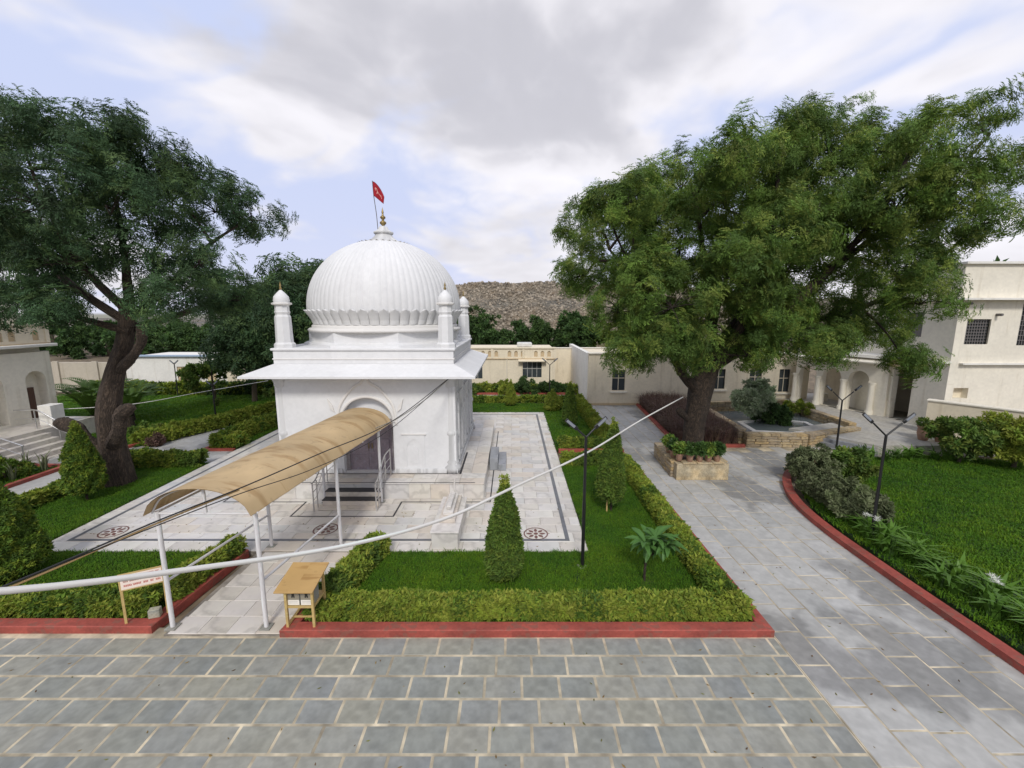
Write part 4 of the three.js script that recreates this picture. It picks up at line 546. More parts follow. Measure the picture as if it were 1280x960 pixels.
// ---------------------------------------------------------------- stone hill, far rise
{
  const crest = (x) => { const P = [[-140, 0.5], [-85, 1.5], [-60, 3.2], [-40, 7], [-20, 11], [-11, 12.2], [0, 12.5], [14, 12.4], [40, 11.5], [70, 9], [110, 4], [150, 0]]; for (let i = 1; i < P.length; i++) if (x <= P[i][0]) return lerp(P[i - 1][1], P[i][1], (x - P[i - 1][0]) / (P[i][0] - P[i - 1][0])); return 0; };
  const hill = (x, d) => { const f = clamp((d - 72) / 20), up = f < 1 ? f ** 0.9 : 1 - clamp((d - 110) / 60); return crest(x) * up + (fbm(x * 0.25 + 80, d * 0.25, 4, 0, 9) - 0.5) * 1.6 * Math.min(1, f * 3) + (fbm(x * 1.1 + 80, d * 1.1, 3, 0, 19) - 0.5) * 0.8 * Math.min(1, f * 3) - 0.3; };
  const NX = 260, ND = 60, pos = [], idx = []; for (let j = 0; j <= ND; j++) for (let i = 0; i <= NX; i++) { const x = lerp(-140, 150, i / NX), d = j < 44 ? lerp(70, 96, j / 44) : lerp(96, 170, (j - 44) / 16); pos.push(x, hill(x, d), -d); } for (let j = 0; j < ND; j++) for (let i = 0; i < NX; i++) { const a = j * (NX + 1) + i, b = a + NX + 1; idx.push(a, a + 1, b + 1, a, b + 1, b); }
  const g = new THREE.BufferGeometry(); g.setAttribute('position', new THREE.Float32BufferAttribute(pos, 3)); g.setIndex(idx); g.computeVertexNormals(); const uv = []; for (let i = 0; i < pos.length; i += 3) uv.push(pos[i], pos[i + 1] * 1.2 - pos[i + 2] * 0.6); g.setAttribute('uv', new THREE.Float32BufferAttribute(uv, 2)); struct('hill', g, M.rock, 'flat-topped brown stone hill behind the garden house', 'hill');
  const R = mulberry(55), c = new Copies(); for (let i = 0; i < 22000; i++) { const x = -75 + R() * 120, d = 73 + R() * 21; const k = 0.14 + R() ** 3 * 0.5, q = 0.55 + R() * 0.75; c.add(V(x, hill(x, d) + 0.02, d), rndDir(R), R() * 6.28, k, lin(0.3 * q, 0.255 * q, 0.195 * q), 0.6); }
  const rk = c.build('rubble', new THREE.IcosahedronGeometry(0.6, 0), new THREE.MeshStandardMaterial({ color: 0xffffff, roughness: 0.95, flatShading: true }), null); rk.userData = { kind: 'stuff', label: 'loose brown stones covering the hill face', category: 'rubble' }; scene.add(rk);
  const p2 = [], i2 = []; for (let j = 0; j <= 12; j++) for (let i = 0; i <= 80; i++) { const x = lerp(-260, -60, i / 80), d = lerp(120, 210, j / 12); p2.push(x, (3.4 + 2.2 * (fbm(x * 0.03 + 9, 3, 4, 0, 2) - 0.5) + 0.5 * fbm(x * 0.3, d * 0.3, 3, 0, 3)) * sst(0, 0.5, j / 12) * sst(-60, -90, x) - 0.2, -d); } for (let j = 0; j < 12; j++) for (let i = 0; i < 80; i++) { const a = j * 81 + i, b = a + 81; i2.push(a, a + 1, b + 1, a, b + 1, b); }
  const g2 = new THREE.BufferGeometry(); g2.setAttribute('position', new THREE.Float32BufferAttribute(p2, 3)); g2.setIndex(i2); g2.computeVertexNormals(); const u2 = []; for (let i = 0; i < p2.length; i += 3) u2.push(p2[i], p2[i + 1] - p2[i + 2]); g2.setAttribute('uv', new THREE.Float32BufferAttribute(u2, 2)); struct('hill', g2, mat([0.3, 0.27, 0.23], T.rock, 0.95), 'low pale rise far beyond the boundary wall', 'hill');
}

// ---------------------------------------------------------------- trees
function growTree({ name, label, base, trunk, limbs, lobes, dens, cols, seed, bark, twigR = 0.05, group, geo = GEO.neem, scale = 1, airy = () => 1, wind = 0 }) {
  const t = thing(name, label, 'tree', base, 0, group), O = (g) => { g.translate(-base[0], -base[1], base[2]); return g; }, R = mulberry(seed);
  const tp = trunk.pts.map((p) => V(...p)), tr = tube(tp, 1, 20, 40, (f) => { const k = f * (trunk.r.length - 1), i = Math.min(trunk.r.length - 2, Math.floor(k)); return lerp(trunk.r[i], trunk.r[i + 1], k - i); });
  { const p = tr.attributes.position, c = new THREE.CatmullRomCurve3(tp); for (let i = 0; i < p.count; i++) { const row = Math.floor(i / 21), col = i % 21 % 20, cc = c.getPointAt(row / 40), a = col / 20 * 6.283; const k = 1 + 0.16 * (fbm(Math.cos(a) * 1.3 + 9, Math.sin(a) * 1.3 + row * 0.12, 3, 0, seed) - 0.5) * 2 + 0.07 * Math.sin(a * 5 + row * 0.1) ; p.setXYZ(i, cc.x + (p.getX(i) - cc.x) * k, p.getY(i), cc.z + (p.getZ(i) - cc.z) * k); } const uv = tr.attributes.uv; for (let i = 0; i < uv.count; i++) uv.setXY(i, uv.getY(i) * 2.8, uv.getX(i) * 5); tr.computeVertexNormals(); }
  part('trunk', O(tr), bark, t);
  const axes = limbs.map(({ pts, r, stub }) => { const v = pts.map((p) => V(...p)), g = tube(v, r, 9, v.length * 7, (f) => stub ? 1 - 0.25 * f + 0.15 * Math.sin(f * 9) * f : 1 - 0.78 * f); const p = g.attributes.position; const uv = g.attributes.uv; for (let i = 0; i < p.count; i++) { p.setXYZ(i, p.getX(i) + (R() - 0.5) * r * 0.12, p.getY(i) + (R() - 0.5) * r * 0.12, p.getZ(i) + (R() - 0.5) * r * 0.12); uv.setXY(i, uv.getY(i) * 1.2, uv.getX(i) * 4); } g.computeVertexNormals(); const lm = part('limb', O(g), bark, t); if (stub) { const e = v[v.length - 1], k = new THREE.IcosahedronGeometry(r * 0.84, 2); const kp = k.attributes.position; for (let i = 0; i < kp.count; i++) { const w = 0.85 + 0.35 * fbm(kp.getX(i) * 6 + 20, kp.getY(i) * 6 + kp.getZ(i) * 5 + 20, 2, 0, seed); kp.setXYZ(i, kp.getX(i) * w, kp.getY(i) * w * 0.8, kp.getZ(i) * w); } k.computeVertexNormals(); k.translate(e.x, e.y, e.z); part('cut_end', O(k), bark, lm); } return new THREE.CatmullRomCurve3(v).getSpacedPoints(30); });
  const c = new Copies(), twigs = [], up = UP;
  for (const [x, y, d, r] of lobes) {
    const L = V(x, y, d); let best = null, bd = 1e9; for (const a of axes) for (let i = 8; i < a.length; i++) { const q = a[i].distanceTo(L) + (a[i].y > L.y + 0.6 ? 2 : 0); if (q < bd) { bd = q; best = a[i]; } }
    const mid = best.clone().lerp(L, 0.5).add(new THREE.Vector3((R() - 0.5) * 0.5, 0.15 + R() * 0.3, (R() - 0.5) * 0.5)); twigs.push(tube([best.clone(), mid, L], twigR * (0.8 + r * 0.25), 5, 8, (f) => 1 - 0.7 * f));
    const nc = Math.round(9 + r * r * 9);
    for (let k = 0; k < nc; k++) {
      const dir = rndDir(R); dir.y = dir.y * 0.8 + 0.15; const cc = L.clone().addScaledVector(dir, r * 0.9 * (0.3 + 0.7 * Math.cbrt(R()))), cr = 0.2 + R() * 0.27; const air = airy(cc);
      if (R() > 0.55) twigs.push(tube([L, L.clone().lerp(cc, 0.55).add(new THREE.Vector3(0, 0.1, 0)), cc], twigR * 0.4, 4, 5, (f) => 1 - 0.7 * f));
      const tone = 0.72 + R() * 0.6, n = Math.round(dens * cr * cr * 46 * air);
      for (let j = 0, ns = 1 + Math.round(R() * 1.4); j < ns; j++) { const sd = rndDir(R).multiplyScalar(0.7).addScaledVector(dir, 0.8).add(new THREE.Vector3(wind, 0.35, 0)).normalize(), p0 = cc.clone().addScaledVector(sd, cr * 0.8), q = 2 + Math.floor(R() * 3); for (let z = 0; z < q; z++) { const col = pick(R, cols, 0.2); col.multiplyScalar(tone * 1.05); c.add(p0.clone().addScaledVector(sd, z * 0.13).add(new THREE.Vector3((R() - 0.5) * 0.1, (R() - 0.5) * 0.1, (R() - 0.5) * 0.1)), sd, R() * 6.28, scale * (0.5 + R() * 0.35), col); } }
      for (let j = 0; j < n; j++) { const e = rndDir(R), p = cc.clone().add(new THREE.Vector3(e.x * cr * 1.15, e.y * cr * 0.72, e.z * cr * 1.15).multiplyScalar(0.35 + 0.65 * R())); const o = e.clone().add(new THREE.Vector3(0, 0.25, 0)).addScaledVector(dir, 0.5).normalize(); const col = pick(R, cols, 0.2); col.multiplyScalar(tone); c.add(p, o, R() * 6.28, scale * (0.7 + R() * 0.55), col); }
    }
  }
  const tw = part('branches', O(merge(twigs)), bark, t); tw.userData.kind = 'stuff';
  const cr = c.build('crown', geo, LEAF, t); cr.position.set(-base[0], -base[1], base[2]);
  return t;
}
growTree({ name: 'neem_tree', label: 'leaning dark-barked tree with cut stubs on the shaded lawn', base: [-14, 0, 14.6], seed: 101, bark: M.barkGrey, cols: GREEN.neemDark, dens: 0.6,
  trunk: { pts: [[-14.0, -0.05, 14.6], [-13.98, 0.6, 14.6], [-14.0, 1.6, 14.6], [-13.9, 2.8, 14.6], [-13.6, 3.9, 14.65], [-13.2, 4.9, 14.7], [-12.95, 5.8, 14.7], [-12.9, 6.5, 14.7]], r: [0.5, 0.42, 0.38, 0.35, 0.31, 0.27, 0.25, 0.22, 0.18] },
  limbs: [{ pts: [[-14.0, 1.0, 14.5], [-14.55, 1.6, 14.35], [-14.85, 2.1, 14.3], [-15.25, 2.35, 14.25]], r: 0.27, stub: 1 }, { pts: [[-13.85, 1.5, 14.45], [-13.42, 2.05, 14.3], [-13.2, 2.65, 14.25], [-12.95, 2.85, 14.25]], r: 0.25, stub: 1 }, { pts: [[-13.4, 4.1, 14.6], [-12.75, 4.6, 14.5], [-12.4, 5.1, 14.5], [-12.3, 5.5, 14.45]], r: 0.17, stub: 1 },
    { pts: [[-12.85, 5.6, 14.7], [-12.6, 7.0, 14.5], [-12.3, 8.4, 14.2], [-12.2, 10.2, 14.0]], r: 0.17 }, { pts: [[-12.85, 5.8, 14.7], [-11.6, 6.9, 14.9], [-10.4, 8.2, 15.2], [-9.5, 9.1, 15.8]], r: 0.14 }, { pts: [[-12.8, 5.6, 14.7], [-14.2, 6.8, 14.4], [-15.8, 8.0, 14.8], [-18.5, 9.2, 15.8]], r: 0.15 }, { pts: [[-12.85, 6.0, 14.7], [-13.6, 7.6, 14.0], [-13.9, 9.2, 13.6], [-14.2, 10.7, 13.5]], r: 0.14 }, { pts: [[-12.85, 5.5, 14.8], [-11.9, 6.0, 15.8], [-11.0, 6.5, 16.6], [-10.2, 6.7, 16.8]], r: 0.15 }, { pts: [[-12.9, 5.4, 14.6], [-13.8, 5.9, 13.8], [-14.6, 6.2, 13.2]], r: 0.13 }],
  lobes: [[-14.09,10.84,13.4,1.27],[-11.87,10.38,12.7,1.1],[-11.89,10.33,14.3,1.24],[-13.27,8.98,13.0,1.6],[-11.07,8.67,12.5,1.33],[-10.65,9.51,14.3,1.25],[-11.07,9.75,17.0,1.35],[-9.4,9.34,16.4,0.93],[-18.01,7.78,16.2,1.6],[-13.42,7.47,13.4,1.08],[-12.07,7.91,15.0,1.48],[-9.55,7.5,13.6,1.03],[-14.69,6.17,13.1,0.79],[-13.48,5.93,12.8,0.56],[-10.56,6.17,13.3,0.8],[-11.59,6.67,17.0,1.3],[-10.21,6.51,16.5,0.99],[-19.86,11.38,16.4,2.13],[-20.38,8.65,16.4,2.18],[-11.11,10.92,13.2,0.57],[-10.17,10.42,13.8,0.6],[-14.03,10.31,15.5,1.35],[-17.09,8.59,16.0,1.28],[-15.8,11.6,14.2,1.0],[-15.6,9.2,14.6,1.4],[-16.2,7.0,15,1.2]] });
growTree({ name: 'neem_tree', label: 'huge old spreading tree with thick dark trunk rising behind the potted plants', base: [7.25, 0.3, 16.9], seed: 202, bark: M.bark, cols: GREEN.neem, dens: 1.0, twigR: 0.06, wind: 0.3, airy: (p) => p.x > 12.5 && p.y > 7.5 ? 0.62 : 0.95,
  trunk: { pts: [[7.3, 0.2, 16.9], [7.3, 0.9, 16.9], [7.35, 1.8, 16.9], [7.5, 2.8, 16.95], [7.7, 3.7, 17], [8.0, 4.6, 17]], r: [0.46, 0.38, 0.39, 0.43, 0.47, 0.45, 0.36] },
  limbs: [{ pts: [[7.5, 2.9, 16.9], [6.8, 3.5, 16.7], [6.2, 4.3, 16.4], [5.6, 5.4, 16.0], [4.9, 6.4, 15.9], [4.4, 7.4, 16]], r: 0.22 }, { pts: [[7.35, 1.7, 16.9], [6.9, 1.95, 16.8], [6.65, 2.2, 16.8]], r: 0.16, stub: 1 }, { pts: [[7.6, 3.4, 17], [6.6, 5.0, 17.2], [5.4, 6.8, 17.8], [4.0, 8.6, 18.4]], r: 0.22 }, { pts: [[7.8, 4.0, 17], [7.6, 6.0, 16.6], [7.0, 8.2, 16.4], [6.6, 10.2, 16.4]], r: 0.22 }, { pts: [[7.9, 4.2, 17], [9.0, 5.8, 17.4], [9.9, 8.0, 18.2], [10.6, 10.4, 18.6], [12.4, 13.0, 19]], r: 0.25 }, { pts: [[7.9, 4.0, 17], [9.6, 5.3, 16.6], [11.2, 7.2, 16.2], [12.6, 9.2, 15.8], [13.2, 11.2, 15.4]], r: 0.25 }, { pts: [[7.8, 3.8, 17], [9.8, 4.8, 17.6], [12.0, 5.6, 18.0], [14.5, 6.3, 18], [16.8, 8.0, 17.6]], r: 0.22 }, { pts: [[10.6, 6.6, 16.4], [13.0, 8.6, 16.4], [15.4, 10.4, 16.6], [17.4, 12.4, 17]], r: 0.14 }, { pts: [[7.9, 4.1, 16.9], [8.4, 6.0, 15.6], [8.8, 8.6, 15.2], [8.9, 10.8, 15.4]], r: 0.24 }, { pts: [[7.9, 4.1, 17.1], [8.6, 5.4, 18.6], [9.4, 7.2, 19.6]], r: 0.22 }],
  lobes: [[3.3,9.5,19.6,1.39],[3.2,7.65,19.7,1.35],[3.69,9.45,14.6,1.11],[4.45,8.26,17.8,1.75],[6.7,10.79,18.2,1.6],[6.39,8.46,17.0,1.83],[5.36,6.19,14.7,1.61],[4.15,6.06,16.8,1.38],[6.58,10.38,14.0,1.1],[9.97,9.94,20.1,2.14],[9.6,7.12,19.6,2.13],[8.31,5.12,17.3,1.3],[8.86,11.35,15.6,1.34],[12.11,10.57,19.9,2.11],[10.72,7.62,17.5,1.89],[12.16,5.36,19.8,1.63],[13.03,13.49,19.5,1.4],[12.24,10.48,17.1,1.64],[12.02,8.09,16.4,1.61],[13.12,5.91,17.7,1.5],[13.1,11.68,16.5,1.28],[12.3,9.34,14.6,1.28],[13.2,7.44,15.6,1.26],[16.3,5.2,19.3,1.1],[12.39,10.94,13.7,0.94],[13.1,9.61,13.7,1.08],[16.94,8.59,17.9,1.21],[14.32,6.33,15.4,0.9],[17.22,13.03,17.2,0.82],[17.94,11.1,16.8,0.96],[16.57,9.11,15.9,0.84],[5.91,4.3,20.0,1.1],[5.6,4.9,14.8,0.9],[15.09,4.11,16.4,0.66],[10.73,4.83,14.9,0.77],[5.72,9.51,18.0,1.27],[3.25,9.53,15.4,0.81],[7.2,7.0,14.4,1.4],[8.6,8.4,14.2,1.4],[10.4,9.4,15.4,1.5],[6.6,5.6,18.2,1.2],[4.2,4.5,15.4,0.7],[15.2,12.4,17.4,0.8],[15.4,10.4,16.8,0.9],[8.4,4.5,15.4,0.9],[6.7,4.6,15.4,0.9],[9.8,5.0,15.9,0.9],[12.6,4.9,16.6,0.7],[10.5,11.4,17.5,1.5],[9.4,12.1,18,1.1],[14.4,12.0,18.2,1.1],[7.6,9.6,16,1.5],[5.0,10.3,18,1.1],[14.5,9.4,17,1.3],[15.4,7.5,17,1.2],[11.2,12.4,17.4,1.0],[4.6,7.0,15.6,1.3],[10.6,5.9,18.6,1.4],[9.0,6.2,15.4,1.3]] });
function roundTree(name, label, x, d, h, r, ry, cols, seed, group, n = 260, geo = GEO.bush, s = 1.5, yb = 0) {   // smaller trees and bushes
  const t = thing(name, label, /bush|shrub/.test(name) ? 'bush' : 'tree', [x, yb, d], 0, group), R = mulberry(seed), c = new Copies(); const H0 = h - ry;
  part('trunk', tube([new THREE.Vector3(0, -0.05, 0), new THREE.Vector3(0.04 * r, H0 * 0.5, 0.02), new THREE.Vector3(0, H0, 0), new THREE.Vector3(0.05, H0 + ry * 0.4, 0)], Math.max(0.02, r * 0.06), 7, 12, (f) => 1.2 - 0.8 * f), M.twig, t);
  for (let k = 0; k < Math.round(n / 16); k++) { const e = rndDir(R), q = Math.cbrt(0.15 + R() * 0.85), cc = new THREE.Vector3(e.x * r * q * (0.8 + R() * 0.3), H0 + e.y * ry * q * (0.8 + R() * 0.3), e.z * r * q); const cr = Math.min(r, ry) * (0.22 + R() * 0.16), tone = 0.75 + R() * 0.5; for (let j = 0; j < 16; j++) { const u = rndDir(R), p = cc.clone().addScaledVector(u, cr * (0.4 + 0.6 * R())), o = u.clone().add(new THREE.Vector3(e.x * 0.5, 0.4, e.z * 0.5)).normalize(), col = pick(R, cols, 0.2); col.multiplyScalar(tone); if (p.y > 0.03) c.add(p, o, R() * 6.28, s * (0.7 + R() * 0.6), col); } }
  c.build('crown', geo, LEAF, t); return t;
}
// trees behind the garden house
[[-6, 62, 6.5, 4.2, 3.4, 'broad dark tree at the hill foot, partly behind the shrine dome'], [3, 64, 5.6, 3.0, 2.8, 'dark round tree at the hill foot above the roof tank'], [8.2, 60, 6.3, 2.6, 3.0, 'tallest of the dark trees at the hill foot'], [11.5, 66, 4.6, 2.4, 2.2, 'small bright bush-like tree at the hill foot'], [16, 56, 6.2, 3.6, 3.0, 'bushy green tree above the linking wall'], [20.5, 60, 5.8, 3.4, 3.0, 'green tree at the hill foot behind the old tree'], [-2, 58, 4.0, 2.4, 2.0, 'low dark tree just behind the shrine eaves']].forEach(([x, d, h, r, ry, lab], i) => roundTree('hill_tree', lab, x, d, h, r, ry, i === 3 || i === 4 ? GREEN.neem : GREEN.dark, 300 + i, 'trees along the hill foot', 620, GEO.far, 1.1));
[[-58, 62, 4.6, 6, 2.4], [-48, 60, 5.0, 6, 2.6], [-40, 56, 4.6, 5, 2.4], [-70, 66, 5, 7, 2.6], [-33, 58, 4.2, 4.5, 2.2], [-26, 52, 4.0, 3.6, 2.0]].forEach(([x, d, h, r, ry], i) => roundTree('wall_tree', 'dark green tree standing beyond the boundary wall', x, d, h, r, ry, GREEN.dark, 320 + i, 'trees beyond the boundary wall', 560, GEO.far, 1.2));
roundTree('tall_tree', 'tall dark tree rising close behind the shrine', -13.4, 27.5, 9.3, 2.3, 3.1, GREEN.neemDark, 340, undefined, 1100, GEO.neemB, 1.5);
roundTree('tall_tree', 'dark spreading tree between the leaning tree and shrine', -17.6, 29, 7.0, 2.6, 2.6, GREEN.neemDark, 341, undefined, 800, GEO.neemB, 1.5);
roundTree('garden_tree', 'small flat-crowned tree on the distant lawn', -19.8, 28.2, 2.9, 1.75, 0.9, GREEN.neem, 342, undefined, 420, GEO.bush, 1.5);
roundTree('garden_tree', 'small layered tree at the shrine back corner', -12.9, 24.6, 2.5, 1.2, 0.9, GREEN.neem, 343, undefined, 320, GEO.bush, 1.3);
roundTree('roof_tree', 'dark tree showing above the two-storey house end', 32, 27, 9.5, 4.5, 4.2, GREEN.dark, 344, undefined, 700, GEO.far, 1.1);
// small bushes
const bushes = [
  ['pale_bush', 'pale feathery bush growing out of the stone pond', 12.9, 22.6, 2.6, 0.95, 0.95, GREEN.pale, 520, 1.1], ['pond_bush', 'dark broad bush at the pond edge beneath the pale bush', 13.6, 22.2, 1.3, 1.0, 0.6, GREEN.dark, 380, 1.2], ['pond_bush', 'bright low bush beside the pond right arm', 16.6, 24.4, 1.0, 0.9, 0.35, GREEN.lime, 240, 1.1],
  ['kerb_bush', 'grey-green bush on the curve of the red kerb', 10.6, 14.6, 1.35, 0.75, 0.62, GREEN.sage, 520, 0.85], ['kerb_bush', 'olive bush beside the black twin lamp', 10.05, 12.0, 1.0, 0.85, 0.5, GREEN.sage, 520, 0.85], ['kerb_bush', 'small olive bush between the two kerb bushes', 10.1, 13.2, 1.1, 0.7, 0.55, GREEN.sage, 420, 0.85], ['leafy_bush', 'bright broad-leaved bush behind the curved kerb', 12.0, 14.9, 1.3, 0.8, 0.6, GREEN.neem, 380, 1.1],
  ['court_bush', 'young green tree-like bush by the yard wall', 17.9, 16.6, 1.9, 0.95, 0.7, GREEN.neem, 460, 1.2], ['court_bush', 'feathery green bush at the yard wall end', 19.4, 16.0, 2.2, 1.1, 0.9, GREEN.lime, 560, 1.2],
  ['house_bush', 'dark clipped bush under the hooded window', 1.2, 31.9, 1.3, 1.1, 0.7, GREEN.dark, 320, 1.2], ['house_bush', 'lime bush beside the dark clipped bush', -0.6, 31.9, 0.95, 0.5, 0.45, GREEN.lime, 160, 1.2], ['house_bush', 'low dark bush at the garden house corner', 2.9, 32.2, 0.9, 0.8, 0.4, GREEN.dark, 220, 1.2], ['house_bush', 'low green bush under the air conditioner', -3.3, 32, 0.8, 0.9, 0.4, GREEN.neem, 240, 1.2],
  ['lawn_bush', 'round lime bush on the near lawn border', -16.6, 20.2, 0.8, 0.6, 0.4, GREEN.lime, 200, 1.0], ['lawn_bush', 'dark purple round bush at the lawn kerb corner', -16.4, 19.1, 0.55, 0.45, 0.3, GREEN.purple, 180, 0.9], ['lawn_bush', 'round dark bush beside the purple bush', -17.4, 19.9, 0.9, 0.55, 0.45, GREEN.neem, 200, 1.0],
  ['step_bush', 'bright lime bush in the bed before the steps', -18.6, 13.6, 0.9, 0.9, 0.45, GREEN.lime, 340, 1.0], ['step_bush', 'yellow-green bush further along the bed before the steps', -18.3, 12.0, 1.0, 0.9, 0.5, GREEN.lime, 340, 1.0], ['step_bush', 'dark bush against the lowest step', -20.3, 15.4, 0.8, 0.8, 0.4, GREEN.dark, 260, 1.0], ['step_bush', 'green bush beside the spiky plants', -18.5, 15.0, 0.7, 0.7, 0.35, GREEN.hedge, 240, 1.0],
];
bushes.forEach(([n, lab, x, d, h, r, ry, cols, k, s], i) => roundTree(n, lab, x, d, h, r, ry, cols, 400 + i, undefined, k * 1.3, GEO.bush, s));

// ---------------------------------------------------------------- clipped conical shrubs
function coneShrub(label, x, d, h, r, seed, cols, stem = 0.35) {
  const t = thing('conical_shrub', label, 'shrub', [x, 0.02, d]), R = mulberry(seed), c = new Copies(); const n = Math.round(2600 * h * r);
  part('stem', tube([new THREE.Vector3(0, -0.02, 0), new THREE.Vector3(0.01, stem, 0), new THREE.Vector3(0, h * 0.6, 0)], 0.035, 7, 10), M.barkGrey, t);
  const prof = (f) => r * (f < 0.12 ? 0.68 + f * 2.66 : Math.pow(1 - Math.pow((f - 0.12) / 0.88, 1.7), 0.8)) ;
  part('inner_twigs', lathe([[0.0, stem], [r * 0.4, stem + 0.04], [r * 0.74, stem + (h - stem) * 0.2], [r * 0.62, stem + (h - stem) * 0.55], [r * 0.3, stem + (h - stem) * 0.8], [0.02, h * 0.93]], 12), mat([0.085, 0.13, 0.03], T.turf, 1), t);
  for (let i = 0; i < n; i++) { const f = 1 - Math.pow(R(), 0.68) * 0.995, a = R() * 6.283, bump = 0.92 + 0.36 * (fbm(Math.cos(a) * 2.2 + 8, Math.sin(a) * 2.2 + f * 7, 3, 0, seed) - 0.5) * 2, q = prof(f) * bump * (0.78 + 0.22 * R()); const p = new THREE.Vector3(q * Math.cos(a), stem + (h - stem) * f, q * Math.sin(a)); const o = new THREE.Vector3(Math.cos(a) * 0.8, 0.7 + R() * 0.5, Math.sin(a) * 0.8).normalize(); const col = pick(R, cols, 0.25); c.add(p, o, R() * 6.28, 0.75 + R() * 0.6, col); }
  for (let k = 0; k < 9; k++) { const a = R() * 6.28, q = R() * 0.1, L = 0.1 + R() * 0.22; for (let z = 0; z < 4; z++) c.add(new THREE.Vector3(Math.cos(a) * q, h - 0.12 + L * z / 3, Math.sin(a) * q), new THREE.Vector3(Math.cos(a) * 0.3, 1, Math.sin(a) * 0.3).normalize(), R() * 6, 0.7 + R() * 0.3, pick(R, GREEN.lime, 0.2)); }
  c.build('foliage', GEO.cone, LEAF, t); return t;
}
coneShrub('neat conical shrub behind the front hedge beside the tomb', -0.17, 8.95, 2.3, 0.4, 61, GREEN.cone, 0.22);
{ const t = coneShrub('slim conical shrub with a yellow stake below the twin lamp', 3.02, 12.4, 2.75, 0.39, 62, GREEN.cone, 0.45); part('stake', new THREE.CylinderGeometry(0.025, 0.025, 0.8, 6).translate(-0.14, 0.4, 0.05), M.yellowWood, t); }
coneShrub('conical shrub in the bed beyond the cross path', 3.05, 22.3, 2.3, 0.36, 63, GREEN.cone, 0.3);
coneShrub('small conical shrub on the far strip behind the terrace', -0.1, 27.6, 1.6, 0.36, 64, GREEN.lime, 0.2);
coneShrub('short rounded shrub by the cross bed hedge', 2.5, 26.4, 1.2, 0.6, 66, GREEN.lime, 0.1);
coneShrub('columnar shrub at the foot of the leaning tree', -13.75, 13.2, 2.5, 0.48, 65, GREEN.hedge, 0.35);
coneShrub('broad bushy conical shrub at the corner of the notice board bed', -11.6, 9.05, 2.35, 0.72, 67, GREEN.hedge, 0.12);

// ---------------------------------------------------------------- hedges
function hedge(label, pts, w, h, seed, cols = GREEN.hedge, y = 0.03, dens = 330, s = 1) {    // along a polyline in (x, d)
  const t = thing('clipped_hedge', label, 'hedge', [pts[0][0], y, pts[0][1]]), R = mulberry(seed), c = new Copies(), O = new THREE.Vector3(pts[0][0], 0, -pts[0][1]), core = [];
  for (let k = 0; k + 1 < pts.length; k++) {
    const a = V(pts[k][0], 0, pts[k][1]).sub(O), b = V(pts[k + 1][0], 0, pts[k + 1][1]).sub(O), L = a.distanceTo(b), u = b.clone().sub(a).normalize(), s2 = new THREE.Vector3(-u.z, 0, u.x);
    const g = new THREE.BoxGeometry(L, h * 0.62, w * 0.56); g.translate(0, h * 0.36, 0); g.rotateY(Math.atan2(-u.z, u.x)); const m = a.clone().add(b).multiplyScalar(0.5); g.translate(m.x, 0, m.z); core.push(boxUV(g));
    const n = Math.round(L * (w + 2 * h) * dens);
    for (let i = 0; i < n; i++) {
      const f = R() * (L + w) - w / 2, q = R() * (w + 2 * h) - h, nz = fbm(f * 2.3 + seed, k * 9 + 3, 3, 0, seed), hh = h * (0.76 + 0.5 * nz) * (0.94 + 0.14 * R()), sp = 0.86 + 0.35 * (fbm(f * 3 + seed * 3, q * 3 + 5, 3, 0, seed + 1) - 0.3);
      let y, z, o; const j = 0.86 + R() * 0.16; if (q < 0) { y = hh * (q + h) / h; z = -w / 2 * sp * j; o = -1; } else if (q > w) { y = hh * (1 - (q - w) / h); z = w / 2 * sp * j; o = 1; } else { y = hh * (0.93 + R() * 0.14); z = q - w / 2; o = 0; }
      if (y < 0.07) continue; const rd = Math.abs(z) > w * 0.36 && y > h * 0.8 ? 0.94 : 1; const p = a.clone().addScaledVector(u, f).addScaledVector(s2, z * rd).setY(y * rd); const up = s2.clone().multiplyScalar(o * 0.9).add(new THREE.Vector3((R() - 0.5) * 0.6, 0.7 + R() * 0.5, (R() - 0.5) * 0.6)).normalize();
      const fresh = fbm(p.x * 1.7 + 30, p.z * 1.7 + 30, 3, 0, seed + 5), col = pick(R, fresh + R() * 0.35 > 0.66 ? GREEN.lime : cols, 0.22); c.add(p, up, R() * 6.28, s * (0.75 + R() * 0.6), col);
    }
  }
  part('stems', merge(core), mat([0.085, 0.13, 0.03], T.turf, 1), t); c.build('foliage', GEO.hedge, LEAF, t); return t;
}
hedge('long yellow-green hedge behind the front red kerb', [[-3.75, 7.83], [4.4, 7.83]], 0.5, 0.29, 71);
hedge('hedge along the marble path behind the donation box stand', [[-3.72, 8.25], [-3.4, 9.85]], 0.48, 0.42, 72, GREEN.cone);
hedge('long hedge beside the side path, passing the frangipani', [[4.38, 8.35], [4.42, 16.4]], 0.44, 0.36, 73, GREEN.hedge);
hedge('short hedge closing the strip at the cross path', [[2.2, 16.5], [3.9, 16.5]], 0.4, 0.45, 74, GREEN.cone, 0.03, 240);
hedge('hedge along the side path beyond the cross path', [[4.4, 18.9], [4.4, 28]], 0.45, 0.5, 75, GREEN.lime, 0.03, 150, 1.4);
hedge('short hedge just beyond the cross path', [[2.3, 18.75], [4.0, 18.75]], 0.4, 0.4, 76, GREEN.cone, 0.03, 200, 1.2);
hedge('front hedge of the bed with the notice board', [[-14, 7.95], [-7.3, 7.95]], 0.52, 0.31, 77);
hedge('hedge along the marble path behind the notice board', [[-7.12, 8.3], [-6.95, 9.85]], 0.42, 0.4, 78, GREEN.cone);
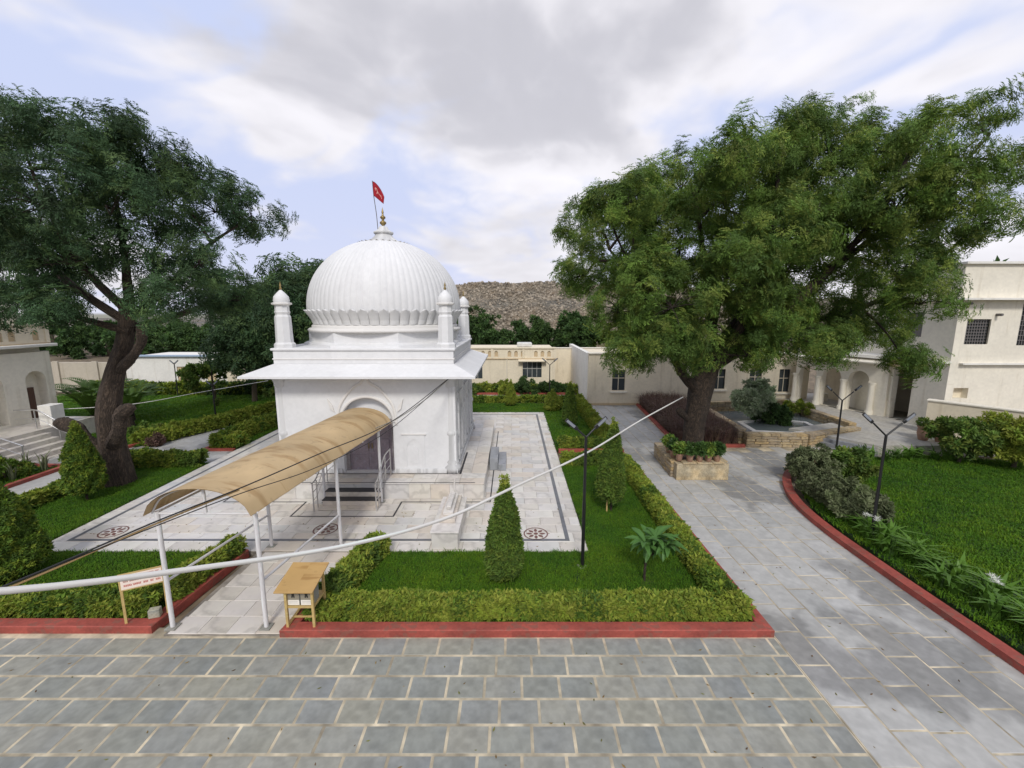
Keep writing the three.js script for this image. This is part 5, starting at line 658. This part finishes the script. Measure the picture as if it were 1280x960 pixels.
hedge('hedge closing the shaded lawn behind the leaning tree', [[-15.0, 16.4], [-12.5, 16.4]], 0.5, 0.5, 79, GREEN.cone, 0.03, 220, 1.2);
hedge('low hedge along the grey path beside the leaning tree', [[-15.0, 10.4], [-15.0, 15.9]], 0.45, 0.38, 80, GREEN.hedge, 0.03, 220, 1.2);
hedge('thick hedge around the narrow bed beside the shrine', [[-12.4, 18.85], [-13.2, 18.9], [-12.5, 26]], 0.5, 0.55, 81, GREEN.hedge, 0.03, 150, 1.5);
hedge('dark hedge at the back of the distant lawn', [[-31, 31.7], [-13.5, 31.7]], 0.7, 0.75, 82, GREEN.dark, 0.03, 60, 2.4);
hedge('yellow-green plants bordering the distant lawn kerb', [[-16.9, 19.4], [-14.2, 26.2]], 0.8, 0.5, 83, GREEN.lime, 0.03, 130, 1.6);
hedge('low hedge in front of the garden house', [[-4.5, 28.8], [4.2, 28.8]], 0.5, 0.3, 84, GREEN.hedge, 0.03, 90, 1.8);
hedge('green planting under the garden house windows', [[-6, 32.6], [5, 32.6]], 0.6, 0.5, 85, GREEN.dark, 0.0, 60, 2.2);
struct('kerb', box(-4, 4.4, -0.05, 0.14, 31.85, 32.0), M.kerb, 'thin red kerb under the garden house planting', 'kerb');
struct('planting_bed', box(-10, 4.8, -0.05, 0.08, 32.01, 33.9), M.soil, 'dark soil bed under the garden house windows', 'soil');

// ---------------------------------------------------------------- straps, grasses, palms
{
  const s = thing('fountain_grass', 'dense purple-brown fountain grass behind the old tree', 'grass', [0, 0, 0]), R = mulberry(91), c = new Copies(); s.userData.kind = 'stuff';
  const bed = [[7.8, 19.2], [10.4, 19.2], [10.5, 21.5], [10.9, 27.6], [8.5, 27.9]]; struct('planting_bed', slabPoly([[7.69, 19.09], [10.5, 19.09], [11.1, 28], [8.4, 28]], -0.06, 0.07), M.soil, 'dark soil bed beneath the purple grass', 'soil');
  for (let i = 0; i < 2200; i++) { const x = 7.6 + R() * 3.6, d = 18.9 + R() * 9; if (!inPoly(bed, x, d)) continue; c.add(V(x, 0.05, d), new THREE.Vector3((R() - 0.5) * 0.4, 1, (R() - 0.5) * 0.4).normalize(), R() * 6.28, 0.8 + R() * 0.5, pick(R, GREEN.purple, 0.25)); }
  c.build('blades', GEO.fountain, GRASS, s);
}
{ // spider lilies along the curved kerb
  const R = mulberry(93), pet = (() => { const pos = []; for (let k = 0; k < 6; k++) { const a = k / 6 * 6.283, d = new THREE.Vector3(Math.cos(a), 0.35, Math.sin(a)).normalize(); leafTri(pos, new THREE.Vector3(), d, new THREE.Vector3(-Math.sin(a), 0, Math.cos(a)), 0.11, 0.018, 0.1); leafTri(pos, new THREE.Vector3(0, 0.01, 0), d.clone().applyAxisAngle(UP, 0.5), new THREE.Vector3(-Math.sin(a + 0.5), 0, Math.cos(a + 0.5)), 0.09, 0.014, 0.1); } return fromPos(pos); })();
  const variants = [0, 1, 2].map((k) => bladeTuft(210 + k, 24, 0.1, 0.5, 0.085, 0.9)), cols = [[0.09, 0.19, 0.025], [0.11, 0.22, 0.03], [0.075, 0.16, 0.022]].map((q) => { const m = leafMat(0.45, 0.25); m.color = lin(...q); return m; }), wm = leafMat(0.7, 0.4); wm.color = lin(0.75, 0.75, 0.7);
  const at = []; for (let k = 0; k < 28; k++) { const d = 3.9 + k * 0.26 + R() * 0.12; at.push([9.34 + R() * 0.4 + (k % 3 === 1 ? 0.32 : 0), d]); } for (let k = 0; k < 13; k++) at.push([11.2 + k * 0.55 + R() * 0.2, 15.6 + Math.min(1.2, k * 0.18) + R() * 0.3]);
  at.forEach(([x, d], i) => { const near = i < 28, fl = i === 26 || i === 15 || i === 7 || i === 5; const t = thing('lily_plant', near ? (fl ? 'strap-leaved lily with white flowers just inside the curved kerb' : 'strap-leaved green lily just inside the curved kerb') : 'strap-leaved green plant bordering the back of the open lawn', 'plant', [x, 0.07, d], R() * 6.28, near ? (fl ? 'flowering lilies along the curved kerb' : 'lilies along the curved kerb') : 'plants bordering the open lawn'); const lf = part('leaves', variants[i % 3], cols[i % 3], t); lf.scale.setScalar(0.95 + R() * 0.35); if (fl) { for (let q = 0; q < 2; q++) { const st = part('flower_stem', tube([new THREE.Vector3(0, 0, 0), new THREE.Vector3(0.05, 0.35, 0.03 * q), new THREE.Vector3(0.06 + q * 0.12, 0.62, 0.05 - q * 0.14)], 0.008, 5, 8), cols[0], t); for (let z = 0; z < 4; z++) { const f = part('flower', pet, wm, st); f.position.set(0.06 + q * 0.12 + (R() - 0.5) * 0.1, 0.63 + R() * 0.05, 0.05 - q * 0.14 + (R() - 0.5) * 0.1); f.rotation.set((R() - 0.5), R() * 6, (R() - 0.5)); } } } });
}
{ // agave and cycads at the left
  const R = mulberry(95); const m = leafMat(0.5, 0.15); m.color = lin(0.16, 0.18, 0.1);
  [[-18.0, 15.9, 1], [-18.8, 16.0, 0.9], [-18.1, 14.9, 0.85]].forEach(([x, d, s]) => { const t = thing('agave_plant', 'pale spiky rosette plant in the bed by the steps', 'plant', [x, 0.04, d], R() * 6, 'spiky plants in the bed by the steps'); part('leaves', GEO.sword, m, t).scale.setScalar(1.35 * s); });
  const frond = (() => { const pos = []; for (let k = 0; k < 26; k++) { const f = k / 26, p = new THREE.Vector3(f * 1.5, 0.75 * Math.sin(f * 2.1), 0), d = new THREE.Vector3(1, 0.75 * 2.1 * Math.cos(f * 2.1) / 1.5, 0).normalize(); for (const s of [-1, 1]) leafTri(pos, p, d.clone().multiplyScalar(0.6).add(new THREE.Vector3(0, 0.15, s)).normalize(), d, 0.36 * Math.sin(0.35 + f * 2.6), 0.06); } return fromPos(pos); })();
  const fm = leafMat(0.5, 0.2); fm.color = lin(0.1, 0.18, 0.03);
  [[-22.4, 22.6, 1.3], [-21.2, 23.4, 1.2], [-23.2, 24.0, 1.35], [-20.2, 22.2, 1.1]].forEach(([x, d, s]) => { const t = thing('cycad_palm', 'feathery palm clump at the edge of the distant lawn', 'palm', [x, 0.03, d], 0, 'feathery palms beside the hall'); part('trunk', new THREE.CylinderGeometry(0.18, 0.24, 0.6, 10).translate(0, 0.3, 0), M.bark, t); for (let k = 0; k < 22; k++) { const f = part('frond', frond, fm, t); f.position.y = 0.58; f.rotation.set(0, k * 2.4, 0.1 + R() * 0.35); f.scale.setScalar(s * (0.8 + R() * 0.4)); } });
}
{ // frangipani sapling
  const t = thing('frangipani_tree', 'young frangipani sapling with big drooping leaves on the dark lawn', 'tree', [3.05, 0.03, 8.9]), R = mulberry(97), m = leafMat(0.4, 0.25); m.color = lin(0.085, 0.19, 0.045);
  const tips = [[0.15, 1.05, 0.0], [-0.12, 0.98, 0.08], [0.36, 0.92, 0.1], [0.1, 0.85, -0.2]].map((p) => new THREE.Vector3(...p));
  part('trunk', tube([new THREE.Vector3(-0.06, -0.03, 0), new THREE.Vector3(-0.07, 0.3, 0), new THREE.Vector3(-0.03, 0.62, 0), new THREE.Vector3(0.06, 0.76, 0)], 0.028, 8, 14), M.barkGrey, t);
  tips.forEach((p) => part('limb', tube([new THREE.Vector3(-0.02, 0.62, 0), new THREE.Vector3(p.x * 0.6, 0.78, p.z * 0.5), p], 0.02, 7, 10), M.barkGrey, t));
  const lg = (() => { const pos = []; const P = [0, 0.15, 0.4, 0.65, 0.85, 1], W = [0.01, 0.04, 0.066, 0.06, 0.034, 0.002]; const pt = (i, s) => new THREE.Vector3(P[i] * 0.42, 0.12 * P[i] - 0.2 * P[i] ** 2.4 + Math.abs(s) * W[i] * 0.35, s * W[i]); for (let i = 0; i < 5; i++) for (const s of [-1, 1]) { const [a, b, c, d] = [pt(i, 0), pt(i + 1, 0), pt(i + 1, s), pt(i, s)]; for (const v of s > 0 ? [a, c, b, a, d, c] : [a, b, c, a, c, d]) pos.push(v.x, v.y, v.z); } return fromPos(pos); })();
  tips.forEach((p, q) => { for (let k = 0; k < 15; k++) { const f = part('leaf', lg, m, t); f.position.copy(p); f.rotation.set((R() - 0.5) * 0.4, k * 2.4 + q, -0.75 + R() * 1.5, 'YXZ'); f.scale.setScalar(0.8 + R() * 0.45); } });
  part('soil_ring', lathe([[0.0, 0.02], [0.16, 0.025], [0.2, 0.01], [0.22, -0.02]], 18), M.soil, t);
  roundTree('sapling', 'thin bare sapling on the distant lawn', -17.0, 24.2, 1.3, 0.25, 0.3, GREEN.neem, 345, undefined, 40, GEO.bush, 0.7);
}
// ---------------------------------------------------------------- lamps
function twinLamp(label, x, d, h, arm, turn = 0, y = 0.03) {
  const t = thing('twin_lamp', label, 'lamp', [x, y, d], turn);
  const p = part('post', lathe([[0.055, 0], [0.055, 0.02], [0.042, 0.03], [0.04, h * 0.5], [0.034, h * 0.52], [0.032, h], [0.0, h]], 12), M.lampBlack, t); part('base_plate', boxUV(new RoundedBoxGeometry(0.2, 0.03, 0.2, 1, 0.008).translate(0, 0.012, 0)), M.boxGrey, p);
  for (const s of [-1, 1]) { const e = new THREE.Vector3(s * arm, h + arm * 0.85, 0); const a = part('arm', bar(new THREE.Vector3(0, h - 0.02, 0), e.clone().multiplyScalar(1).lerp(new THREE.Vector3(0, h, 0), 0.4), 0.022), M.lampBlack, t); const hd = part('lamp_head', boxUV(new RoundedBoxGeometry(0.09, 0.36, 0.04, 2, 0.015)), M.lampBlack, t); hd.position.copy(e.clone().lerp(new THREE.Vector3(0, h, 0), 0.15)); hd.rotation.z = -s * Math.atan2(1, 0.85); part('lens', new RoundedBoxGeometry(0.06, 0.25, 0.01, 1, 0.003).translate(0, 0.03, 0.021), M.lampGlass, hd); }
  return t;
}
twinLamp('black twin-headed garden lamp between the terrace corner and the slim conical shrub', 1.68, 9.48, 3.22, 0.42, 0.25);
twinLamp('black twin-headed garden lamp beside the lilies of the open lawn', 9.62, 10.75, 2.85, 0.62, 0, 0.07);
twinLamp('thin twin-headed lamp near the pond corner and arcade', 14.5, 18.6, 2.25, 0.75, 0, 0.0);
twinLamp('thin twin-headed lamp in front of the garden house window', 2.75, 31.2, 2.3, 0.5);
twinLamp('black lamp post on the distant lawn border', -15.9, 22.6, 2.2, 0.2);
twinLamp('thin black lamp near the store house door', -24.3, 30.9, 2.4, 0.2);

// ---------------------------------------------------------------- planter, pots, pond
function dryStone(parent, a, b, h, thick, seed, y0 = 0, rows = 5) {   // coursed stone between plan points a, b (x, d)
  const R = mulberry(seed), A = V(a[0], y0, a[1]), B = V(b[0], y0, b[1]), L = A.distanceTo(B), u = B.clone().sub(A).normalize(), ang = Math.atan2(-u.z, u.x), rh = h / rows, px = parent.position;
  const g0 = new THREE.BoxGeometry(L - 0.06, h - 0.02, thick - 0.08); const c = part('wall_core', boxUV(g0), M.stoneCore, parent); const mid = A.clone().add(B).multiplyScalar(0.5); c.position.set(mid.x - px.x, y0 + h / 2 - 0.012 - px.y, mid.z - px.z); c.rotation.y = ang;
  const geos = dryStone.g || (dryStone.g = [0, 1, 2, 3, 4, 5].map((k) => { const g = new RoundedBoxGeometry(1, 1, 1, 1, 0.08), p = g.attributes.position, Q = mulberry(900 + k), off = {}; for (let i = 0; i < p.count; i++) { const key = [p.getX(i), p.getY(i), p.getZ(i)].map((v) => v.toFixed(3)).join(); off[key] = off[key] || [Q(), Q(), Q()]; const o = off[key]; p.setXYZ(i, p.getX(i) + (o[0] - 0.5) * 0.06, p.getY(i) + (o[1] - 0.5) * 0.12, p.getZ(i) + (o[2] - 0.5) * 0.1); } return boxUV(g, 1, Q() * 3, Q() * 3); }));
  for (let r = 0; r < rows; r++) { let f = r % 2 ? -0.0 : 0; while (f < L - 0.02) { const w = Math.min(L - f, 0.3 + R() * 0.4); const m = part('stone', geos[Math.floor(R() * 6)], M.stones[Math.floor(R() * 5)], parent); const p = A.clone().addScaledVector(u, f + w / 2); m.position.set(p.x - px.x, y0 + rh * (r + 0.5) - px.y, p.z - px.z); m.rotation.y = ang; m.scale.set(w - 0.014, rh - 0.012, thick * (0.96 + R() * 0.08)); f += w; } }
}
{
  const t = thing('tree_planter', 'square sandstone planter around the old tree trunk', 'planter', [7, 0, 16.2]); const q = mat([0.62, 0.52, 0.33], T.stone, 0.9, { bump: 0.01 });
  part('front_wall', boxUV(new RoundedBoxGeometry(1.9, 0.62, 0.3, 1, 0.02).translate(-0.06, 0.31, 1.05)), M.planter, t);
  part('soil', boxUV(new THREE.BoxGeometry(1.5, 0.5, 2.4).translate(0, 0.25, -0.3)), M.soil, t);
  dryStone(t, [6.05, 15.3], [6.2, 17.7], 0.62, 0.32, 31, 0, 5); dryStone(t, [7.82, 15.3], [7.95, 17.7], 0.62, 0.32, 32, 0, 5);
  for (const [x, w] of [[-0.55, 0.5], [0.0, 0.55], [0.5, 0.42]]) part('coping_stone', boxUV(new RoundedBoxGeometry(w, 0.05, 0.36, 1, 0.015).translate(x, 0.645, 1.05)), M.stones[2], t);
  // pots with plants on the planter
  const pot = lathe([[0.0, 0], [0.095, 0], [0.13, 0.22], [0.15, 0.22], [0.155, 0.27], [0.13, 0.27], [0.12, 0.24], [0.0, 0.24]], 18), R = mulberry(33);
  const spots = [[6.15, 15.25], [6.5, 15.15], [6.85, 15.15], [7.18, 15.15], [7.5, 15.17], [6.12, 15.75], [6.14, 16.3]];
  spots.forEach(([x, d], i) => { const o = thing('flower_pot', i < 5 ? 'terracotta pot with dark leafy plant on the planter front edge' : 'terracotta pot with dark leafy plant on the planter side wall', 'pot', [x, i < 5 ? 0.67 : 0.63, d], R() * 6, i < 5 ? 'pots on the planter front edge' : 'pots on the planter side wall'); part('pot', pot, M.terracotta, o); const c = new Copies(); for (let k = 0; k < 60; k++) { const e = rndDir(R); c.add(new THREE.Vector3(e.x * 0.17, 0.46 + e.y * 0.16, e.z * 0.17), new THREE.Vector3(e.x, 0.6, e.z).normalize(), R() * 6, 0.75 + R() * 0.5, pick(R, i % 3 ? GREEN.dark : GREEN.neem, 0.25)); } c.build('plant', GEO.bush, GLOSSY, o); });
}
[[18.3, 18.6, 1.0], [18.75, 18.3, 0.9]].forEach(([x, d, s], i) => { const o = thing('large_pot', i ? 'second large terracotta pot against the yard wall' : 'tallest large terracotta pot beside the yard wall end', 'pot', [x, CY, d]); part('pot', lathe([[0.0, 0], [0.16, 0], [0.24, 0.3], [0.22, 0.55], [0.26, 0.58], [0.26, 0.64], [0.2, 0.64], [0.19, 0.55], [0, 0.52]], 20), M.terracotta, o).scale.setScalar(s); const R = mulberry(40 + i), c = new Copies(); for (let k = 0; k < 50; k++) { const e = rndDir(R); c.add(new THREE.Vector3(e.x * 0.25, 0.75 + e.y * 0.2, e.z * 0.25), UP, R() * 6, 0.9, pick(R, GREEN.neem, 0.2)); } c.build('plant', GEO.bush, LEAF, o); });
{
  const t = thing('pond', 'angular stone-walled pond with pale water below the arcade', 'pond', [13.5, 0, 21]);
  dryStone(t, [10.7, 19.2], [13.4, 19.05], 0.62, 0.4, 41, 0, 5); dryStone(t, [13.4, 19.05], [16.7, 20.3], 0.62, 0.4, 42, 0, 5);
  dryStone(t, [10.7, 19.45], [11.2, 25.2], 0.72, 0.36, 43, 0, 5); dryStone(t, [16.7, 20.55], [16.9, 26.0], 0.72, 0.36, 44, 0, 5); dryStone(t, [11.4, 25.3], [16.8, 26.0], 0.8, 0.3, 45, 0, 5);
  const wt = part('water', (() => { const g = new THREE.ShapeGeometry(poly([[10.9, 19.4], [13.4, 19.25], [16.5, 20.5], [16.7, 25.8], [11.4, 25.2]])); g.rotateX(-Math.PI / 2); g.translate(-13.5, 0.22, 21); return boxUV(g); })(), M.water, t);
  const rim = [[11.6, 20.2], [13.4, 19.8], [15.2, 20.5], [15.4, 22.0], [13.6, 22.9], [11.8, 22.0]].map(([x, d]) => [x - 13.5, d - 21]); const sh = poly(rim); const hole = new THREE.Path(); rim.map(([x, y]) => [x * 0.88, y * 0.86]).reverse().forEach(([x, y], i) => i ? hole.lineTo(x, y) : hole.moveTo(x, y)); hole.closePath(); sh.holes.push(hole); const g = extrude(sh, 0.3, 0.01); g.rotateX(-Math.PI / 2); g.translate(0, 0.12, 0); part('basin_rim', boxUV(g), M.marble[4], t);
  const fl = new THREE.ShapeGeometry(poly(rim.map(([x, y]) => [x * 0.9, y * 0.88]))); fl.rotateX(-Math.PI / 2); fl.translate(0, 0.34, 0); part('basin_water', boxUV(fl), M.water, t);
}
// ---------------------------------------------------------------- donation box stand, notice board
{
  const t = thing('donation_stand', 'small roofed wooden stand holding two grey donation boxes on the kerb', 'stand', [-4.0, 0.15, 7.42]);
  const Y = M.yellowWood; for (const [x, z] of [[-0.24, 0.08], [0.26, 0.08]]) part('post', boxUV(new THREE.BoxGeometry(0.045, 0.78, 0.045).translate(x, 0.39, z)), Y, t); for (const x of [-0.24, 0.26]) part('post', boxUV(new THREE.BoxGeometry(0.045, 0.9, 0.045).translate(x, 0.45, -0.4)), Y, t);
  part('shelf', boxUV(new THREE.BoxGeometry(0.54, 0.035, 0.5).translate(0.01, 0.4, -0.17)), Y, t); part('foot_rail', boxUV(new THREE.BoxGeometry(0.5, 0.03, 0.03).translate(0.01, 0.06, -0.12)), Y, t); part('foot_rail', boxUV(new THREE.BoxGeometry(0.05, 0.03, 0.5).translate(-0.24, 0.03, -0.17)), Y, t);
  const rf = boxUV(new RoundedBoxGeometry(0.72, 0.025, 0.78, 1, 0.006)); const r = part('roof', rf, M.roofTan, t); r.position.set(-0.02, 0.86, -0.16); r.rotation.x = 0.18;
  const cv = document.createElement('canvas'); cv.width = 128; cv.height = 160; const x = cv.getContext('2d'); x.fillStyle = '#8b8474'; x.fillRect(0, 0, 128, 100); x.fillStyle = '#e6e1d6'; x.fillRect(0, 100, 128, 60); x.fillStyle = '#23211d'; x.beginPath(); x.arc(64, 38, 16, 0, 7); x.fill(); x.fillRect(46, 50, 36, 26); x.fillStyle = '#8b8474'; x.fillRect(60, 62, 8, 14); x.strokeStyle = '#8d8a83'; x.lineWidth = 3; for (const y of [120, 136]) { x.beginPath(); x.moveTo(16, y); x.lineTo(112, y); x.stroke(); } const tx = new THREE.CanvasTexture(cv); tx.colorSpace = THREE.SRGBColorSpace; const pm = new THREE.MeshStandardMaterial({ map: tx, roughness: 0.6 });
  for (const [k, lab] of [[0, 'grey donation box with dark emblem, next to the canopy pole'], [1, 'grey donation box with dark emblem, next to the hedge']]) { const o = thing('donation_box', lab, 'box', [-4.115 + k * 0.25, 0.57, 7.5]); part('case', boxUV(new RoundedBoxGeometry(0.235, 0.3, 0.26, 1, 0.008).translate(0, 0.15, 0)), M.boxGrey, o); part('face', new THREE.PlaneGeometry(0.22, 0.28).translate(0, 0.15, 0.134), pm, o); }
}
{
  const t = thing('notice_board', 'small yellow-framed notice board with red lettering standing in the hedge bed', 'sign', [-7.1, 0.14, 7.58], 0.5);
  for (const x of [-0.32, 0.32]) part('post', boxUV(new THREE.BoxGeometry(0.04, 0.95, 0.03).translate(x, 0.475, 0)), M.yellowWood, t);
  const cv = document.createElement('canvas'); cv.width = 512; cv.height = 256; const x = cv.getContext('2d'); x.fillStyle = '#e9d9cb'; x.fillRect(0, 0, 512, 256); const R = mulberry(44);
  [[50, 34, '#a83228'], [122, 26, '#9b6a60'], [196, 34, '#b04a3e']].forEach(([y, h, c]) => { x.strokeStyle = c; x.lineWidth = 7; let px = 30; while (px < 470) { const wl = 50 + R() * 90, e = Math.min(482, px + wl); x.beginPath(); x.moveTo(px, y - h / 2); x.lineTo(e, y - h / 2); x.stroke(); for (let q = px + 8; q < e - 6; q += 20) { x.beginPath(); x.moveTo(q + 10, y - h / 2); x.lineTo(q + 10, y + h / 2); x.moveTo(q + 10, y); x.quadraticCurveTo(q - 6, y - h / 3 + R() * 10, q, y + h / 3); x.stroke(); } px = e + 18; } });
  const tx = new THREE.CanvasTexture(cv); tx.colorSpace = THREE.SRGBColorSpace; part('panel', boxUV(new THREE.BoxGeometry(0.68, 0.34, 0.02).translate(0, 0.86, 0.02)), M.yellowWood, t); part('panel_face', new THREE.PlaneGeometry(0.62, 0.29).translate(0, 0.86, 0.033), new THREE.MeshStandardMaterial({ map: tx, roughness: 0.6 }), t);
}
{ const t = thing('marker_stone', 'small pale green-grey marker block at the hedge corner by the notice board', 'stone', [-6.98, 0.15, 7.62], 0.35); part('block', boxUV(new RoundedBoxGeometry(0.19, 0.17, 0.13, 2, 0.012).translate(0, 0.085, 0)), mat([0.5, 0.52, 0.45], T.stone, 0.9), t); }

// ---------------------------------------------------------------- overhead lines
{
  const cab = (name, label, pts, r, m, cat = 'cable') => { const o = shadowed(new THREE.Mesh(tube(pts.map((p) => V(...p)), r, 10, 90), m)); o.name = numbered(name); o.userData = { label, category: cat }; scene.add(o); return o; };
  cab('service_pipe', 'sagging white pipe strung across the garden toward the old tree', [[-3.9, 5.1, 1.1], [-3.5, 4.72, 1.75], [-3.11, 4.34, 2.38], [-2.59, 3.96, 3.21], [-1.79, 3.46, 4.47], [-0.92, 3.1, 5.84], [0, 2.93, 7.31], [1.9, 2.62, 10.3], [4.3, 2.55, 13.9], [6.75, 2.75, 16.75]], 0.023, M.cable, 'pipe');
  cab('power_cable', 'black cable running above the canopy to the shrine eaves corner', [[-6.2, 3.4, 1.4], [-5.3, 3.2, 4.07], [-4.81, 3.22, 5.52], [-4.42, 3.2, 6.66], [-3.85, 3.23, 8.34], [-3.15, 3.26, 10.4], [-2.01, 3.95, 13.9]], 0.011, M.cableBlack);
  cab('support_rope', 'tan rope running beside the black cable', [[-6.22, 3.36, 1.4], [-5.31, 3.16, 4.07], [-4.82, 3.185, 5.52], [-4.44, 3.17, 6.66]], 0.013, M.rope, 'rope');
  cab('power_cable', 'thin black wire drooping along the canopy side', [[-5.31, 3.19, 4.06], [-4.96, 3.17, 5.08], [-4.45, 3.1, 6.65], [-3.96, 2.97, 8.11], [-3.2, 3.05, 10.36], [-2.04, 3.93, 13.9]], 0.008, M.cableBlack);
  cab('grey_conduit', 'grey conduit dropping from the shrine eaves to the canopy end', [[-2.0, 3.96, 13.8], [-2.6, 3.45, 12.9], [-3.2, 3.1, 11.9], [-4.1, 2.6, 12.6]], 0.014, M.boxGrey, 'conduit');
  cab('white_cable', 'thin white cable crossing in front of the distant lawn', [[-24, 1.6, 19], [-19, 1.55, 21], [-16.5, 1.9, 22.4], [-14, 2.2, 24.5]], 0.014, M.cable);
}

{ // dry leaves blown over the paving
  const R = mulberry(777), c = new Copies(), g = (() => { const pos = []; leafTri(pos, new THREE.Vector3(), new THREE.Vector3(1, 0.12, 0).normalize(), new THREE.Vector3(0, 0, 1), 0.07, 0.028, 0.3); return fromPos(pos); })();
  for (let i = 0; i < 420; i++) { const k = i % 3, x = k === 0 ? 5 + R() * 3.6 : k === 1 ? -10 + R() * 14.5 : -12 + R() * 13.5, d = k === 0 ? 3 + R() * 16 : k === 1 ? 3 + R() * 4.1 : 10.3 + R() * 2.6; c.add(V(x, k === 2 ? PY + 0.006 : 0.006, d), UP, R() * 6.28, 0.5 + R() * 0.7, pick(R, [[0.25, 0.17, 0.06], [0.16, 0.1, 0.05], [0.2, 0.2, 0.06]], 0.3)); }
  const im = c.build('fallen_leaves', g, GRASS, null); im.userData = { kind: 'stuff', label: 'small dry leaves scattered over the paving', category: 'leaves' }; scene.add(im);
}

renderer.render(scene, camera);
